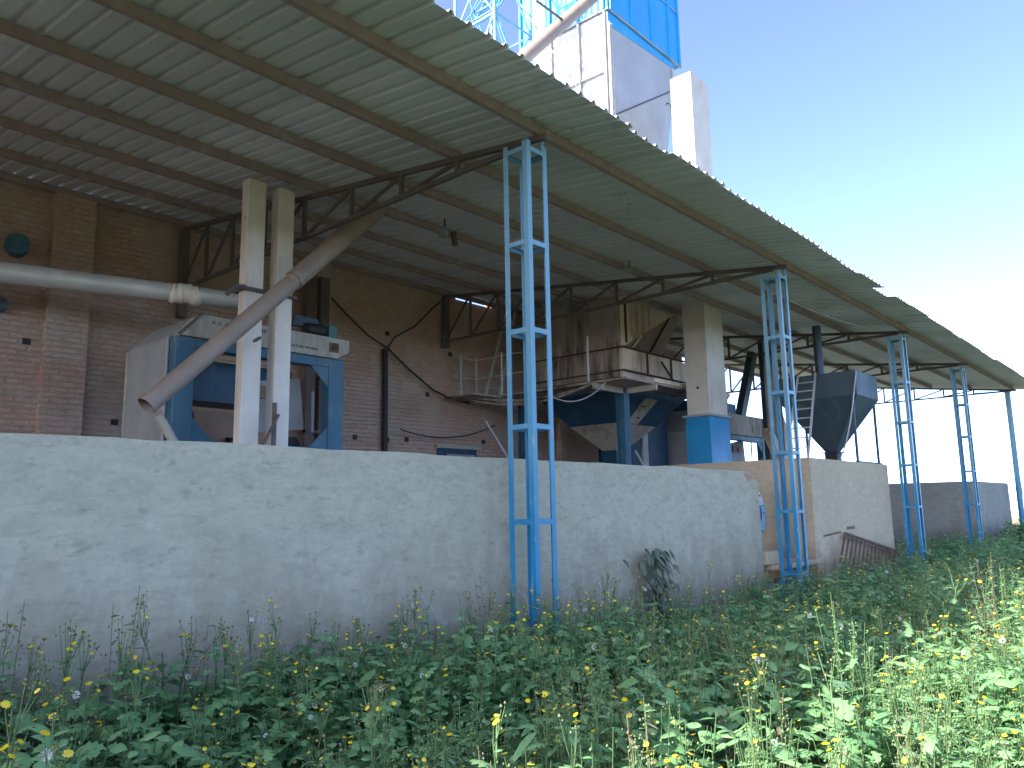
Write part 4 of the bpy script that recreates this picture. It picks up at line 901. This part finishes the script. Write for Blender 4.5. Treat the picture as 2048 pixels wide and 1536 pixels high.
def soup(name, V, T, MI, TI):
    v = np.concatenate(V).astype(np.float32); t = np.concatenate(T).astype(np.int32); mi = np.concatenate(MI).astype(np.int32); ti = np.concatenate(TI).astype(np.float32)
    me = bpy.data.meshes.new(name); me.vertices.add(len(v)); me.vertices.foreach_set('co', v.ravel())
    me.loops.add(len(t)*3); me.loops.foreach_set('vertex_index', t.ravel())
    me.polygons.add(len(t)); me.polygons.foreach_set('loop_start', np.arange(0, len(t)*3, 3, dtype=np.int32))
    me.polygons.foreach_set('material_index', mi)
    at = me.attributes.new('tint', 'FLOAT', 'POINT'); at.data.foreach_set('value', ti)
    for mm in VM: me.materials.append(mm)
    me.update(); me.validate()
    return me
wm = bpy.data.objects.new('weeds', soup('weeds', V, T, MI, TI)); C.objects.link(wm); wm['kind'] = 'stuff'
wm['label'] = 'dense green weeds with yellow flowers covering the ground before the shed'
print('weed tris', len(wm.data.polygons))

# individual tall plants standing out against the walls
def plant_parts(root, pb, names):
    v, t, m_, c_ = pb.arrays()
    for nm, mis in names:
        keep = np.isin(m_, mis)
        if not keep.any(): continue
        if nm == 'flower_head':
            gs = np.array(pb.gs)
            for gi in sorted(set(gs[keep])):
                k2 = keep & (gs == gi); tt = t[k2]; used = np.unique(tt); mp2 = np.zeros(len(v), np.int32); mp2[used] = np.arange(len(used))
                o = bpy.data.objects.new(nm, soup(nm, [v[used]], [mp2[tt]], [m_[k2]], [c_[used]])); C.objects.link(o); o.parent = root
            continue
        tt = t[keep]; used = np.unique(tt); mp2 = np.zeros(len(v), np.int32); mp2[used] = np.arange(len(used))
        o = bpy.data.objects.new(nm, soup(nm, [v[used]], [mp2[tt]], [m_[keep]], [c_[used]])); C.objects.link(o); o.parent = root
tall = [((1.62, 4.72), 1.16, 'leftmost tall yellow-flowered weed against the grey wall'),
        ((1.85, 4.60), 1.14, 'second tall yellow-flowered weed from the left against the grey wall'),
        ((2.28, 4.62), 1.22, 'tallest yellow-flowered weed left of the nearest blue column, against the grey wall'),
        ((2.50, 4.66), 1.06, 'yellow-flowered weed just right of the tallest one on the left'),
        ((2.72, 4.58), 1.04, 'bushy yellow-flowered weed with many buds in the left third of the wall'),
        ((3.05, 4.66), 1.10, 'slender yellow-flowered weed standing alone between the left and middle wall'),
        ((3.55, 4.50), 0.86, 'bushy yellow-flowered weed below the white patch on the grey wall'),
        ((4.75, 4.60), 0.82, 'small flowered weed just left of the nearest blue column'),
        ((7.25, 4.75), 0.72, 'feathery green weed right of the nearest blue column'),
        ((7.85, 4.78), 0.90, 'thin dark-stemmed weed left of the grey leafed climber'),
        ((9.05, 4.80), 0.98, 'tall thin weed between the grey leafed climber and the wall end'),
        ((14.2, 4.35), 0.86, 'bright green weed in front of the left end of the rusty rack')]
for k, ((x, y), H, lab) in enumerate(tall):
    r = thing('flowering_weed' if k not in (8,) else 'feathery_weed', lab, 'plant', (x, y, -0.02), 'tall weeds standing against the walls')
    if k == 8: pb = goosefoot(H, .5)
    else:
        pb = sowthistle(H*0.92, 14 if k != 4 else 20, .12, 'lobed', 10 if k in (4, 6, 2) else 7, .5, .22, .2, .8, .12)
    plant_parts(r, pb, [('stem', [STEM]), ('foliage', [LEAF, GREY, SEED]), ('flower_head', [PETAL, PUFF])])
gl = thing('climbing_plant', 'drooping grey leafed plant climbing the grey wall right of the nearest column', 'plant', (8.12, 5.03, 0))
pb = PB(); tube3(pb, [(0, 0, 0.0), (0.03, -.03, .35), (-.02, -.02, .75), (0.02, -.03, 1.05)], .010, .005, STEM, .95)
for i in range(150):
    h = random.uniform(.25, 1.12); cxp = 0.22*math.sin(h*4)+0.02; 
    p = Vector((random.gauss(0.03, 0.16 if h > .6 else .11), random.uniform(-.12, .0), h))
    leaf(pb, p, random.uniform(-3.0, -0.14), random.uniform(-.9, .0), random.uniform(.08, .13), 'ovate', .8, random.uniform(0, .8), GREY)
plant_parts(gl, pb, [('stem', [STEM]), ('foliage', [GREY])])
sh = thing('bush', 'dense dark green bush in front of the last grey block at the right edge', 'bush', (27.8, 4.1, 0))
pb = PB()
for i in range(1500):
    a = random.uniform(0, 6.28); e = random.uniform(0, 1.4); rr = random.uniform(.65, 1.0)
    lump = 1+0.25*math.sin(a*3+1)+0.15*math.sin(a*5)
    p = Vector((math.cos(a)*math.cos(e)*1.7*lump*rr, math.sin(a)*math.cos(e)*0.9*lump*rr, 0.1+math.sin(e)*0.85*rr*(1+.15*math.sin(a*4))))
    leaf(pb, p, random.uniform(0, 6.28), random.uniform(-.3, .8), random.uniform(.08, .15), 'ovate', .5, random.uniform(0, .5))
for i in range(8):
    a = random.uniform(0, 6.28); tube3(pb, [(0, 0, 0), (math.cos(a)*.5, math.sin(a)*.3, .4), (math.cos(a)*1.0, math.sin(a)*.6, .75)], .012, .005, STEM, .9)
plant_parts(sh, pb, [('stem', [STEM]), ('foliage', [LEAF])])
